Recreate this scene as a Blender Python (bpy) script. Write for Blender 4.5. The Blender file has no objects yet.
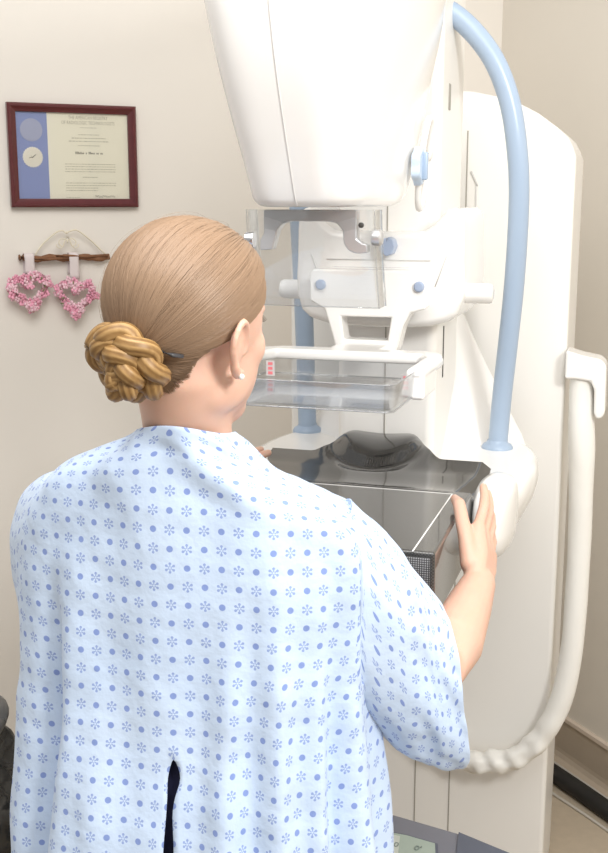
import bpy, bmesh, math, random
from mathutils import Vector, Matrix, noise
from mathutils.bvhtree import BVHTree
random.seed(7)
PI = math.pi
scene = bpy.context.scene
COL = scene.collection
R = math.radians

# ------------------------------------------------------------------ materials
def new_mat(name):
    m = bpy.data.materials.new(name); m.use_nodes = True
    nt = m.node_tree; b = nt.nodes['Principled BSDF']
    return m, nt, b
def setin(node, **kw):
    for k, v in kw.items():
        k = k.replace('_', ' ')
        if k in node.inputs: node.inputs[k].default_value = v
def mat(name, col, rough=.5, metal=0., var=.0, vscale=30, bump=0., bscale=200, coat=0., sss=0., spec=.5):
    """principled surface with a faint procedural mottling and an optional fine bump"""
    m, nt, b = new_mat(name)
    setin(b, Roughness=rough, Metallic=metal, Coat_Weight=coat, Specular_IOR_Level=spec)
    b.inputs['Base Color'].default_value = (*col, 1)
    if sss:
        setin(b, Subsurface_Weight=sss, Subsurface_Scale=.012); b.inputs['Subsurface Radius'].default_value = (1, .35, .2)
    tc = nt.nodes.new('ShaderNodeTexCoord')
    if var:
        n = nt.nodes.new('ShaderNodeTexNoise'); setin(n, Scale=vscale, Detail=4.)
        mix = nt.nodes.new('ShaderNodeMixRGB'); mix.blend_type = 'MULTIPLY'
        ramp = nt.nodes.new('ShaderNodeMapRange'); setin(ramp, To_Min=1-var, To_Max=1+var)
        mix.inputs[0].default_value = 1; mix.inputs[1].default_value = (*col, 1)
        nt.links.new(tc.outputs['Object'], n.inputs['Vector']); nt.links.new(n.outputs['Fac'], ramp.inputs['Value'])
        nt.links.new(ramp.outputs[0], mix.inputs[2]); nt.links.new(mix.outputs[0], b.inputs['Base Color'])
    if bump:
        n2 = nt.nodes.new('ShaderNodeTexNoise'); setin(n2, Scale=bscale, Detail=3.)
        bp = nt.nodes.new('ShaderNodeBump'); setin(bp, Strength=bump, Distance=.002)
        nt.links.new(tc.outputs['Object'], n2.inputs['Vector']); nt.links.new(n2.outputs['Fac'], bp.inputs['Height'])
        nt.links.new(bp.outputs[0], b.inputs['Normal'])
    return m
def plastic_clear(name, tint, refl=.08, opac=.06):
    m = bpy.data.materials.new(name); m.use_nodes = True; nt = m.node_tree; nt.nodes.clear()
    out = nt.nodes.new('ShaderNodeOutputMaterial')
    tr = nt.nodes.new('ShaderNodeBsdfTransparent'); tr.inputs[0].default_value = (*tint, 1)
    gl = nt.nodes.new('ShaderNodeBsdfGlossy'); setin(gl, Roughness=.05)
    df = nt.nodes.new('ShaderNodeBsdfDiffuse'); df.inputs[0].default_value = (.8, .8, .8, 1)
    fr = nt.nodes.new('ShaderNodeLayerWeight'); setin(fr, Blend=.25)
    mr = nt.nodes.new('ShaderNodeMapRange'); setin(mr, To_Min=refl*.4, To_Max=.75)
    m1 = nt.nodes.new('ShaderNodeMixShader'); m1.inputs[0].default_value = opac
    m2 = nt.nodes.new('ShaderNodeMixShader')
    nt.links.new(tr.outputs[0], m1.inputs[1]); nt.links.new(df.outputs[0], m1.inputs[2])
    nt.links.new(fr.outputs['Facing'], mr.inputs['Value']); nt.links.new(mr.outputs[0], m2.inputs[0])
    nt.links.new(m1.outputs[0], m2.inputs[1]); nt.links.new(gl.outputs[0], m2.inputs[2])
    nt.links.new(m2.outputs[0], out.inputs[0])
    return m

M = {}
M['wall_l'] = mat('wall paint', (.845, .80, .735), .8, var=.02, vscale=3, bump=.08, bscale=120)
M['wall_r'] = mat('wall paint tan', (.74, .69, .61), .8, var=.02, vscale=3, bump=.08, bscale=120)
M['floor'] = mat('vinyl floor', (.50, .42, .32), .45, var=.10, vscale=40, bump=.05)
M['base'] = mat('cove base vinyl', (.48, .40, .31), .5, var=.04)
M['basetop'] = mat('cove base edge', (.68, .58, .48), .5, var=.03)
M['white'] = mat('enamel white', (.88, .86, .82), .32, var=.008, vscale=5)
M['whiteg'] = mat('glossy white plastic', (.90, .885, .86), .2, var=.006, coat=.2)
M['cream'] = mat('cream painted steel', (.74, .715, .655), .4, var=.01, vscale=4)
M['seam'] = mat('shadow seam', (.36, .34, .30), .7, var=.02)
M['seaml'] = mat('pale seam', (.66, .65, .63), .6, var=.02)
M['dark'] = mat('dark slot', (.05, .045, .04), .6, var=.05)
M['blue'] = mat('blue grey handle plastic', (.36, .455, .585), .3, var=.01)
M['knob'] = mat('blue grey knob', (.36, .43, .57), .35, var=.01)
M['dial'] = mat('pale blue dial', (.55, .66, .80), .3, var=.01)
M['alu'] = mat('brushed aluminium', (.66, .66, .67), .32, metal=.75, var=.03, vscale=60)
M['chrome'] = mat('chrome', (.7, .7, .72), .12, metal=1., var=.01)
M['clear'] = plastic_clear('clear acrylic', (.945, .95, .95))
M['clear2'] = plastic_clear('clear polycarbonate tray', (.90, .91, .92), .10, .05)
M['glass'] = plastic_clear('picture glass', (.98, .98, .98), .05, .0)
M['red'] = mat('red sticker', (.75, .20, .22), .5, var=.02)
M['sticker'] = mat('clear sticker', (.60, .57, .57), .5, var=.02)
M['vinyl'] = mat('white vinyl sleeve', (.86, .845, .80), .45, var=.02, vscale=18, bump=.25, bscale=60)
M['frame'] = mat('mahogany', (.105, .014, .016), .28, var=.25, vscale=50, coat=.3)
M['paper'] = mat('cream certificate paper', (.92, .885, .73), .7, var=.02)
M['bluepaper'] = mat('blue certificate band', (.28, .34, .60), .7, var=.02)
M['ink'] = mat('grey ink', (.50, .47, .36), .8, var=.02)
M['inkd'] = mat('dark ink', (.22, .20, .16), .8, var=.02)
M['gold'] = mat('pale gold foil', (.86, .82, .70), .35, metal=.2, var=.03)
M['emboss'] = mat('embossed seal', (.42, .45, .60), .5, var=.05)
M['twig'] = mat('brown twig bark', (.23, .105, .05), .8, var=.35, vscale=90, bump=.5, bscale=150)
M['wire'] = mat('cream painted wire', (.80, .73, .58), .5, var=.03)
M['ribbon'] = mat('sheer pink ribbon', (.74, .66, .65), .6, var=.05)
M['pinkf'] = mat('pink blossom', (.82, .38, .50), .7, var=.35, vscale=160)
M['pinkl'] = mat('pale pink blossom', (.86, .58, .65), .7, var=.25, vscale=160)
M['leafd'] = mat('dark leaf', (.20, .22, .10), .7, var=.2)
M['moss'] = mat('dry wreath base', (.45, .22, .26), .8, var=.2, vscale=90)
M['skin'] = mat('skin', (.69, .43, .325), .45, var=.05, vscale=45, sss=.25, bump=.04, bscale=500)
M['nail'] = mat('fingernail', (.80, .50, .44), .25, var=.03)
M['lip'] = mat('lips', (.60, .24, .22), .4, var=.05)
M['eye'] = mat('eye white', (.85, .83, .80), .15, var=.01)
M['iris'] = mat('iris', (.12, .18, .25), .1, var=.2)
M['lash'] = mat('eyelash and brow hair', (.10, .06, .035), .6, var=.1)
M['pearl'] = mat('pearl', (.88, .86, .82), .15, var=.01, coat=.5)
M['navy'] = mat('navy trousers', (.016, .018, .06), .8, var=.2, vscale=120, bump=.2, bscale=400)
M['shoe'] = mat('white shoe', (.75, .74, .72), .5, var=.02)
M['console'] = mat('grey console plastic', (.21, .215, .255), .45, var=.03, vscale=40, bump=.05, bscale=600)
M['consoled'] = mat('slate console plastic', (.115, .13, .175), .4, var=.03)
M['lcd'] = mat('lcd grey green', (.42, .50, .44), .25, var=.03)
M['lcdl'] = mat('lcd pale panel', (.62, .66, .60), .3, var=.03)
M['lcdink'] = mat('lcd digits', (.22, .27, .25), .5, var=.02)
M['blackp'] = mat('black plastic bag', (.02, .02, .02), .18, var=.2, vscale=20, bump=.6, bscale=35)
M['blackc'] = mat('black cable rubber', (.012, .012, .012), .55, var=.1)
M['cordw'] = mat('pale cord', (.55, .52, .47), .5, var=.03)
M['pinm'] = mat('dark hair clip', (.07, .07, .075), .3, var=.05)

def carbon(name, c1, c2, scale, rough, bumpd=.0, coat=.6):
    m, nt, b = new_mat(name)
    tc = nt.nodes.new('ShaderNodeTexCoord'); ck = nt.nodes.new('ShaderNodeTexChecker')
    setin(ck, Scale=scale); ck.inputs['Color1'].default_value = (*c1, 1); ck.inputs['Color2'].default_value = (*c2, 1)
    nt.links.new(tc.outputs['Object'], ck.inputs['Vector']); nt.links.new(ck.outputs['Color'], b.inputs['Base Color'])
    setin(b, Roughness=rough, Coat_Weight=coat, Coat_Roughness=.05)
    return m
M['carbon'] = carbon('carbon fibre weave', (.030, .029, .027), (.075, .072, .066), 420, .25)
M['deck'] = carbon('dark moulded carbon', (.018, .018, .018), (.034, .033, .031), 420, .16, coat=1.)
def mesh_front(name):
    m, nt, b = new_mat(name)
    tc = nt.nodes.new('ShaderNodeTexCoord')
    mp = nt.nodes.new('ShaderNodeMapping'); mp.inputs['Scale'].default_value = (300, 0, 300)
    v = nt.nodes.new('ShaderNodeTexVoronoi'); setin(v, Scale=1., Randomness=0.)
    rp = nt.nodes.new('ShaderNodeValToRGB'); rp.color_ramp.elements[0].color = (.28, .28, .29, 1); rp.color_ramp.elements[1].color = (.015, .015, .017, 1)
    rp.color_ramp.elements[0].position = .18; rp.color_ramp.elements[1].position = .42
    nt.links.new(tc.outputs['Object'], mp.inputs[0]); nt.links.new(mp.outputs[0], v.inputs['Vector'])
    nt.links.new(v.outputs['Distance'], rp.inputs[0]); nt.links.new(rp.outputs[0], b.inputs['Base Color'])
    setin(b, Roughness=.35)
    return m
M['meshf'] = mesh_front('woven carbon front')

def math_node(nt, op, a, b=None, c=None):
    n = nt.nodes.new('ShaderNodeMath'); n.operation = op
    for i, x in enumerate((a, b, c)):
        if x is None: continue
        if isinstance(x, (int, float)): n.inputs[i].default_value = x
        else: nt.links.new(x, n.inputs[i])
    return n.outputs[0]
def gown_mat():
    m, nt, b = new_mat('printed gown cotton')
    uv = nt.nodes.new('ShaderNodeUVMap'); uv.uv_map = 'cloth'
    sp = nt.nodes.new('ShaderNodeSeparateXYZ'); nt.links.new(uv.outputs[0], sp.inputs[0])
    PX, PY = .0205, .0231
    u = math_node(nt, 'DIVIDE', sp.outputs['X'], PX); v = math_node(nt, 'DIVIDE', sp.outputs['Y'], PY)
    fu = math_node(nt, 'FLOOR', u); fv = math_node(nt, 'FLOOR', v)
    du = math_node(nt, 'MULTIPLY', math_node(nt, 'SUBTRACT', math_node(nt, 'SUBTRACT', u, fu), .5), PX)
    dv = math_node(nt, 'MULTIPLY', math_node(nt, 'SUBTRACT', math_node(nt, 'SUBTRACT', v, fv), .5), PY)
    par = math_node(nt, 'FLOORED_MODULO', math_node(nt, 'ADD', fu, fv), 2.)
    r = math_node(nt, 'SQRT', math_node(nt, 'ADD', math_node(nt, 'MULTIPLY', du, du), math_node(nt, 'MULTIPLY', dv, dv)))
    dot = math_node(nt, 'SUBTRACT', 1., math_node(nt, 'SMOOTHSTEP', .0030, .0042, r) if False else math_node(nt, 'MULTIPLY', math_node(nt, 'SUBTRACT', r, .0036), 1200.))
    dot = math_node(nt, 'MINIMUM', math_node(nt, 'MAXIMUM', dot, 0.), 1.)
    ang = math_node(nt, 'ARCTAN2', dv, du)
    # six arms: distance from the nearest spoke, with a bead near the end of each
    a6 = math_node(nt, 'SUBTRACT', math_node(nt, 'FLOORED_MODULO', math_node(nt, 'ADD', ang, PI/6+PI/2), PI/3), PI/6)
    across = math_node(nt, 'ABSOLUTE', math_node(nt, 'MULTIPLY', math_node(nt, 'SINE', a6), r))
    along = math_node(nt, 'MULTIPLY', math_node(nt, 'COSINE', a6), r)
    arm = math_node(nt, 'MULTIPLY', math_node(nt, 'LESS_THAN', across, .00066), math_node(nt, 'LESS_THAN', along, .0058))
    da = math_node(nt, 'SUBTRACT', along, .0052)
    bead = math_node(nt, 'LESS_THAN', math_node(nt, 'ADD', math_node(nt, 'MULTIPLY', da, da), math_node(nt, 'MULTIPLY', across, across)), .0017**2)
    gap = math_node(nt, 'GREATER_THAN', along, .0012)
    flake = math_node(nt, 'MULTIPLY', math_node(nt, 'MAXIMUM', arm, bead), gap)
    fl = math_node(nt, 'MULTIPLY', flake, .80)
    inv = math_node(nt, 'SUBTRACT', 1., par)
    k = math_node(nt, 'ADD', math_node(nt, 'MULTIPLY', dot, par), math_node(nt, 'MULTIPLY', fl, inv))
    n = nt.nodes.new('ShaderNodeTexNoise'); setin(n, Scale=9., Detail=2.)
    tc = nt.nodes.new('ShaderNodeTexCoord'); nt.links.new(tc.outputs['Object'], n.inputs['Vector'])
    base = nt.nodes.new('ShaderNodeMixRGB'); base.inputs[1].default_value = (.54, .665, .86, 1); base.inputs[2].default_value = (.61, .72, .88, 1)
    nt.links.new(n.outputs['Fac'], base.inputs[0])
    mix = nt.nodes.new('ShaderNodeMixRGB'); mix.inputs[2].default_value = (.16, .24, .58, 1)
    nt.links.new(base.outputs[0], mix.inputs[1]); nt.links.new(math_node(nt, 'MULTIPLY', k, .82), mix.inputs[0])
    nt.links.new(mix.outputs[0], b.inputs['Base Color'])
    n2 = nt.nodes.new('ShaderNodeTexNoise'); setin(n2, Scale=38., Detail=4.); nt.links.new(tc.outputs['Object'], n2.inputs['Vector'])
    bp = nt.nodes.new('ShaderNodeBump'); setin(bp, Strength=.38, Distance=.006); nt.links.new(n2.outputs['Fac'], bp.inputs['Height'])
    nt.links.new(bp.outputs[0], b.inputs['Normal'])
    setin(b, Roughness=.85, Sheen_Weight=.15, Specular_IOR_Level=.2)
    return m
M['gown'] = gown_mat()
def hair_mat(name, c_dark, c_mid, c_light, rough=.42):
    m, nt, b = new_mat(name)
    at = nt.nodes.new('ShaderNodeAttribute'); at.attribute_name = 'strand'
    rp = nt.nodes.new('ShaderNodeValToRGB'); e = rp.color_ramp.elements
    e[0].color = (*c_dark, 1); e[1].color = (*c_light, 1); x = e.new(.45); x.color = (*c_mid, 1)
    nt.links.new(at.outputs['Fac'], rp.inputs[0]); nt.links.new(rp.outputs[0], b.inputs['Base Color'])
    setin(b, Roughness=rough, Specular_IOR_Level=.35)
    return m
M['hair'] = hair_mat('light brown hair', (.030, .015, .008), (.108, .063, .037), (.28, .182, .115))
M['bunm'] = hair_mat('golden braided hair', (.08, .035, .012), (.25, .138, .048), (.52, .33, .14))

# ------------------------------------------------------------------ mesh helpers
def link_mesh(name, bm, m, parent=None, smooth=True, angle=None):
    bmesh.ops.recalc_face_normals(bm, faces=bm.faces[:])
    me = bpy.data.meshes.new(name); bm.to_mesh(me); bm.free()
    me.materials.append(m)
    if smooth:
        for p in me.polygons: p.use_smooth = True
        if angle is not None:
            me.set_sharp_from_angle(angle=R(angle))
    o = bpy.data.objects.new(name, me); COL.objects.link(o)
    if smooth and angle is not None:
        wn = o.modifiers.new('WeightedNormal', 'WEIGHTED_NORMAL'); wn.keep_sharp = True; wn.weight = 80
    if parent is not None: o.parent = parent
    return o
def empty(name, loc=(0, 0, 0), rotz=0.):
    e = bpy.data.objects.new(name, None); COL.objects.link(e); e.location = loc; e.rotation_euler = (0, 0, rotz); e.empty_display_size = .1
    return e
def tag(o, label, cat, group=None):
    o['label'] = label; o['category'] = cat
    if group: o['group'] = group
    return o
def T(x, y, z): return Matrix.Translation((x, y, z))
def bevel_bm(bm, w, seg=3, ang=30, geom=None):
    es = [e for e in (geom or bm.edges) if e.is_valid and len(e.link_faces) == 2 and e.calc_face_angle(0) > R(ang)]
    if es and w > 0:
        bmesh.ops.bevel(bm, geom=es, offset=w, segments=seg, profile=.5, affect='EDGES', clamp_overlap=True)
def merge(bm, other):
    me = bpy.data.meshes.new('tmp'); other.to_mesh(me); other.free(); bm.from_mesh(me); bpy.data.meshes.remove(me)
def box(bm, c, s, bev=0., seg=3, rot=None):
    b = bmesh.new(); bmesh.ops.create_cube(b, size=1.)
    bmesh.ops.scale(b, vec=s, verts=b.verts)
    bevel_bm(b, bev, seg)
    mt = T(*c) @ (rot.to_4x4() if rot is not None else Matrix())
    bmesh.ops.transform(b, matrix=mt, verts=b.verts); merge(bm, b)
def prism(bm, pts, axis, lo, hi, bev=0., seg=3, ang=30):
    """polygon pts extruded along an axis; 'y': pts are (x,z); 'z': (x,y); 'x': (y,z)"""
    b = bmesh.new()
    def P(p, d): return {'y': (p[0], d, p[1]), 'z': (p[0], p[1], d), 'x': (d, p[0], p[1])}[axis]
    v0 = [b.verts.new(P(p, lo)) for p in pts]; v1 = [b.verts.new(P(p, hi)) for p in pts]; n = len(pts)
    b.faces.new(v0); b.faces.new(v1[::-1])
    for i in range(n): b.faces.new((v0[i], v0[(i+1) % n], v1[(i+1) % n], v1[i]))
    bmesh.ops.recalc_face_normals(b, faces=b.faces[:])
    bevel_bm(b, bev, seg, ang); merge(bm, b)
def pillow(bm, poly, lo, hi, r):
    """outline (x,z) extruded along y with a rounded front edge, also when concave"""
    n = len(poly); ar = sum(poly[i][0]*poly[(i+1) % n][1]-poly[(i+1) % n][0]*poly[i][1] for i in range(n)); sg = 1 if ar > 0 else -1
    def inset(d):
        out = []
        for i in range(n):
            a, c = Vector(poly[i-1]), Vector(poly[(i+1) % n]); t = (c-a).normalized(); out.append((poly[i][0]-t.y*d*sg, poly[i][1]+t.x*d*sg))
        return out
    b = bmesh.new()
    rings = [[b.verts.new((x, lo+r-r*math.cos(PI/2*k/5), z)) for x, z in inset(r-r*math.sin(PI/2*k/5))] for k in range(6)]+[[b.verts.new((x, hi, z)) for x, z in poly]]
    for p, q in zip(rings, rings[1:]):
        for i in range(n): b.faces.new((p[i], p[(i+1) % n], q[(i+1) % n], q[i]))
    f0 = b.faces.new(rings[0][::-1]); f1 = b.faces.new(rings[-1])
    bmesh.ops.triangulate(b, faces=[f0, f1]); merge(bm, b)
def frame_at(t, up=Vector((0, 0, 1))):
    t = t.normalized(); a = up if abs(t.dot(up)) < .95 else Vector((1, 0, 0))
    x = t.cross(a).normalized(); return x, x.cross(t).normalized()
def loft(bm, rings, cap0=True, cap1=True, closed=True):
    rv = [[bm.verts.new(p) for p in r] for r in rings]; n = len(rings[0])
    for a, b in zip(rv, rv[1:]):
        for i in range(n if closed else n-1): bm.faces.new((a[i], a[(i+1) % n], b[(i+1) % n], b[i]))
    if closed and cap0: bm.faces.new(rv[0][::-1])
    if closed and cap1: bm.faces.new(rv[-1])
    return rv
def tube(bm, pts, rad, n=12, cap=True, wob=None):
    pts = [Vector(p) for p in pts]; rings = []; px = None
    for i, p in enumerate(pts):
        t = (pts[min(i+1, len(pts)-1)]-pts[max(i-1, 0)]).normalized()
        if px is None: x, y = frame_at(t)
        else:
            x = (px-t*px.dot(t)).normalized(); y = t.cross(x)
        px = x; r = rad[i] if isinstance(rad, (list, tuple)) else rad
        rings.append([p+(x*math.cos(2*PI*k/n)+y*math.sin(2*PI*k/n))*(r*(wob(i, k) if wob else 1)) for k in range(n)])
    return loft(bm, rings, cap, cap)
def lathe(bm, prof, n=24, mt=None):
    """profile of (radius, height) turned about z, closed at both ends"""
    b = bmesh.new()
    loft(b, [[(max(r, 1e-5)*math.cos(2*PI*k/n), max(r, 1e-5)*math.sin(2*PI*k/n), z) for k in range(n)] for r, z in prof])
    bmesh.ops.remove_doubles(b, verts=b.verts, dist=2e-5)
    if mt is not None: bmesh.ops.transform(b, matrix=mt, verts=b.verts)
    merge(bm, b)
def spline(pts, n):
    """Catmull-Rom through tuples"""
    out = []; m = len(pts)-1
    for i in range(n):
        s = i*m/(n-1); k = min(int(s), m-1); f = s-k
        p = [pts[max(0, min(m, k+j))] for j in (-1, 0, 1, 2)]
        out.append(tuple(.5*(2*b+(c-a)*f+(2*a-5*b+4*c-d)*f*f+(3*b-a-3*c+d)*f**3) for a, b, c, d in zip(*p)))
    return out
def ell(bm, c, r, seg=20, rings=12, rot=None):
    b = bmesh.new(); bmesh.ops.create_uvsphere(b, u_segments=seg, v_segments=rings, radius=1.)
    bmesh.ops.scale(b, vec=r, verts=b.verts)
    bmesh.ops.transform(b, matrix=T(*c) @ (rot.to_4x4() if rot is not None else Matrix()), verts=b.verts); merge(bm, b)
def limb(bm, pts, rad, n=14):
    """closed tapered chain with rounded ends"""
    pts = [Vector(p) for p in pts]
    a, b = pts[0], pts[-1]; ta = (pts[0]-pts[1]).normalized(); tb = (pts[-1]-pts[-2]).normalized()
    P, Q = [], []
    for k in (90, 60, 30): P.append(a+ta*rad[0]*math.sin(R(k))*.98); Q.append(max(rad[0]*math.cos(R(k)), 1e-4))
    P += pts; Q += list(rad)
    for k in (30, 60, 90): P.append(b+tb*rad[-1]*math.sin(R(k))*.98); Q.append(max(rad[-1]*math.cos(R(k)), 1e-4))
    tube(bm, P, Q, n)
def modified_mesh(o, mods):
    for typ, kw in mods:
        md = o.modifiers.new(typ, typ)
        for k, v in kw.items(): setattr(md, k, v)
    dg = bpy.context.evaluated_depsgraph_get(); dg.update()
    me = bpy.data.meshes.new_from_object(o.evaluated_get(dg))
    o.modifiers.clear(); old = o.data; o.data = me; bpy.data.meshes.remove(old)
    for p in me.polygons: p.use_smooth = True

# ------------------------------------------------------------------ camera
cam_d = bpy.data.cameras.new('camera'); cam = bpy.data.objects.new('camera', cam_d); COL.objects.link(cam)
cam_d.sensor_fit = 'VERTICAL'; cam_d.sensor_height = 24; cam_d.lens = 1100/853*24; cam_d.clip_start = .05
cam.location = (0, 0, 1.70); cam.rotation_euler = (R(90-11.5), 0, 0)
scene.camera = cam

# ------------------------------------------------------------------ the room
CR = Vector((.613, 3.58, 0)); AW = R(25)
WL = Vector((-math.cos(AW), -math.sin(AW), 0)); WR = Vector((math.sin(AW), -math.cos(AW), 0))
def quad_slab(name, a, b, z0, z1, n, th, m):
    bm = bmesh.new()
    pts = [a, b, b+n*th, a+n*th]
    loft(bm, [[(p.x, p.y, z0) for p in pts], [(p.x, p.y, z1) for p in pts]])
    o = link_mesh(name, bm, m, smooth=False); o['kind'] = 'structure'; return o
NL = Vector((math.sin(AW), -math.cos(AW), 0))      # left wall faces the camera along this
NR = Vector((-math.cos(AW), -math.sin(AW), 0))     # right wall faces left
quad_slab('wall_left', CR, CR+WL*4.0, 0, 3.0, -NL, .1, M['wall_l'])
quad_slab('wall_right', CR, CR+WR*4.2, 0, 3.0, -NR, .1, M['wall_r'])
bm = bmesh.new(); box(bm, (.2, 1.2, -.05), (7, 7, .1)); fl = link_mesh('floor', bm, M['floor'], smooth=False); fl['kind'] = 'structure'
def baseboard(name, d, n, L0, L1):
    prof = [(0, 0), (.028, 0), (.014, .006), (.007, .018), (.005, .03), (.005, .128), (.011, .130), (.011, .142), (.006, .146), (0, .146)]
    bm = bmesh.new()
    loft(bm, [[CR+d*L+n*p[0]+Vector((0, 0, p[1])) for p in prof] for L in (L0, L1)])
    o = link_mesh(name, bm, M['base'], smooth=False); o['kind'] = 'structure'
    o.data.materials.append(M['basetop'])
    for p in o.data.polygons:
        if p.center.z > .127 and len(p.vertices) == 4: p.material_index = 1
baseboard('baseboard_right', WR, NR, 0, 4.2)
baseboard('baseboard_left', WL, NL, 0, 4.0)

# ------------------------------------------------------------------ mammography machine (local frame: x right, y away, z up)
YA = R(17.3)
MO = Vector((-.023, 1.568, 0))
LD, DD = Vector((math.cos(YA), -math.sin(YA), 0)), Vector((math.sin(YA), math.cos(YA), 0))
mach = empty('mammography_machine', MO, -YA)
tag(mach, 'tall white mammography machine with blue handles and black breast platform the woman is holding', 'mammography machine')
def mw(u, v, w): return MO+LD*u+DD*v+Vector((0, 0, w))     # machine frame -> room

# column
half = [(0, 1.945), (.05, 1.944), (.10, 1.938), (.15, 1.927), (.20, 1.910), (.24, 1.889), (.28, 1.860), (.305, 1.838), (.316, 1.818), (.324, 1.798)]
out = [(-x, z) for x, z in half[::-1]][:-1]+half
out = [(-.322 if x < -.322 else x, z) for x, z in out]
bm = bmesh.new(); prism(bm, [(-.322, .0)]+out+[(.324, .0)], 'y', 1.0, 1.27, .012, 3, 40)
column = link_mesh('column', bm, M['white'], mach, angle=35)
bm = bmesh.new()
for u in (-.09, .09): box(bm, (u, .9995, .93), (.0022, .003, 1.85))
box(bm, (.004, .9995, .5), (.0022, .003, 1.0))
link_mesh('panel_seam', bm, M['seam'], column, smooth=False)

bm = bmesh.new(); box(bm, (.112, .9985, 1.66), (.004, .003, .16), .001, 1); box(bm, (.107, .9985, 1.752), (.004, .003, .035), rot=Matrix.Rotation(R(-25), 3, 'Y'))
link_mesh('cover_edge', bm, M['seaml'], column)

# gantry arm carrying the tube head
bm = bmesh.new(); prism(bm, [(-.10, .62), (.10, .62), (.10, .88), (-.10, .88)], 'z', .92, 2.32, .02, 4)
box(bm, (0, .95, 1.6), (.15, .12, 1.2), .01)
gantry = link_mesh('gantry_arm', bm, M['white'], mach, angle=40)
bm = bmesh.new(); box(bm, (0, .6195, 1.5), (.0018, .003, .9)); link_mesh('panel_seam', bm, M['seam'], gantry, smooth=False)
bm = bmesh.new(); box(bm, (.0985, .70, 1.90), (.006, .02, .05), .002); link_mesh('joint_recess', bm, M['seam'], gantry)
bm = bmesh.new(); box(bm, (.1, .70, 1.405), (.0024, .008, .105), .001, 1); link_mesh('track_slot', bm, M['dark'], gantry)

# tube head
def head_ring(z, hw, vf, vb, n=72, inset=0.):
    pts = []; hw -= inset; vf += inset; vb -= inset; vc = vf+.17; df = vc-vf; db = vb-vc
    for k in range(n):
        a = 2*PI*k/n; c, s = math.cos(a), math.sin(a)
        e = 2/4.2 if s < 0 else 2/6.
        x = hw*math.copysign(abs(c)**e, c); y = (df if s < 0 else db)*math.copysign(abs(s)**e, s)
        pts.append((x, vc+y, z))
    return pts
prof = [(1.694, .084, .02, .34, .016), (1.6955, .084, .02, .35, .008), (1.700, .084, .018, .375, .003), (1.708, .085, .015, .405, 0), (1.73, .087, .003, .445, 0), (1.76, .090, -.012, .475, 0),
        (1.80, .095, -.032, .50, 0), (1.86, .102, -.06, .53, 0), (1.92, .109, -.083, .56, 0), (1.98, .115, -.10, .60, 0), (2.06, .120, -.11, .63, 0), (2.16, .120, -.105, .64, 0),
        (2.26, .115, -.09, .63, 0), (2.30, .115, -.09, .63, .03), (2.31, .115, -.09, .63, .06)]
pr2 = spline(prof, 57)
bm = bmesh.new(); loft(bm, [head_ring(z, hw, vf, vb, 72, i) for z, hw, vf, vb, i in pr2])
thead = link_mesh('tube_head', bm, M['whiteg'], mach, angle=50); thead.location = (.006, 0, 0)
bm = bmesh.new(); tube(bm, [(0, vf+i-.0002, z) for z, hw, vf, vb, i in pr2[3:48]], .0009, 6); link_mesh('cover_seam', bm, M['seaml'], thead)
# recessed side dial
rot_y = Matrix.Rotation(R(90), 4, 'Y')
bm = bmesh.new()
pts = []
for k in range(41):
    a = 2*PI*k/40; pts.append((.1035+.010*math.sin(a)*.75, .42+.033*math.cos(a), 1.765+.075*math.sin(a)))
tube(bm, pts, .006, 8, cap=False)
link_mesh('dial_surround', bm, M['whiteg'], thead)
bm = bmesh.new()
b2 = bmesh.new()
def lobed(r, z, n=60): return [((r*(1+.07*math.cos(6*2*PI*k/n)))*math.cos(2*PI*k/n), (r*(1+.07*math.cos(6*2*PI*k/n)))*math.sin(2*PI*k/n), z) for k in range(n)]
loft(b2, [lobed(.030, 0), lobed(.030, .010), lobed(.027, .014)]); bmesh.ops.transform(b2, matrix=T(.096, .375, 1.760) @ rot_y, verts=b2.verts); merge(bm, b2)
dial = link_mesh('adjustment_dial', bm, M['dial'], thead, angle=40)
bm = bmesh.new(); box(bm, (.1135, .375, 1.760), (.010, .010, .046), .003); link_mesh('dial_grip', bm, M['blue'], dial)

# bracket of the face shield
bm = bmesh.new()
arch = [(-.088, 1.690), (.088, 1.690), (.088, 1.628), (.066, 1.626), (.058, 1.630), (.052, 1.640), (.050, 1.655), (.045, 1.664), (.036, 1.668),
        (-.036, 1.668), (-.045, 1.664), (-.050, 1.655), (-.052, 1.640), (-.058, 1.630), (-.066, 1.626), (-.088, 1.628)]
arch = [(x, z) for x, z in arch]
prism(bm, [(-.072, 1.690), (.072, 1.690), (.072, 1.648), (.080, 1.642), (.088, 1.640), (.088, 1.628), (.07, 1.627), (.058, 1.632), (.052, 1.642), (.050, 1.660), (.042, 1.670), (.03, 1.673),
           (-.03, 1.673), (-.042, 1.670), (-.050, 1.660), (-.054, 1.645), (-.058, 1.632), (-.078, 1.630), (-.078, 1.645), (-.072, 1.655)], 'y', .085, .105, .0025, 2, 25)
brk = link_mesh('shield_bracket', bm, M['alu'], mach, angle=40); brk.location = (.006, 0, 0)
for u, z in ((-.089, 1.645), (.094, 1.650)):
    bm = bmesh.new(); lathe(bm, [(.004, -.004), (.011, -.004), (.012, 0), (.012, .008), (.009, .011), (.001, .0115)], 24, T(u+(.004 if u > 0 else -.004), .092, z) @ Matrix.Rotation(R(90 if u > 0 else -90), 4, 'Y'))
    k = link_mesh('shield_screw', bm, M['chrome'] if u < 0 else M['alu'], brk, angle=40)
bm = bmesh.new(); lathe(bm, [(.004, 0), (.004, .003), (.001, .0032)], 14, T(.079, .085, 1.668) @ Matrix.Rotation(R(90), 4, 'X')); link_mesh('screw_hole', bm, M['dark'], brk)
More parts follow.
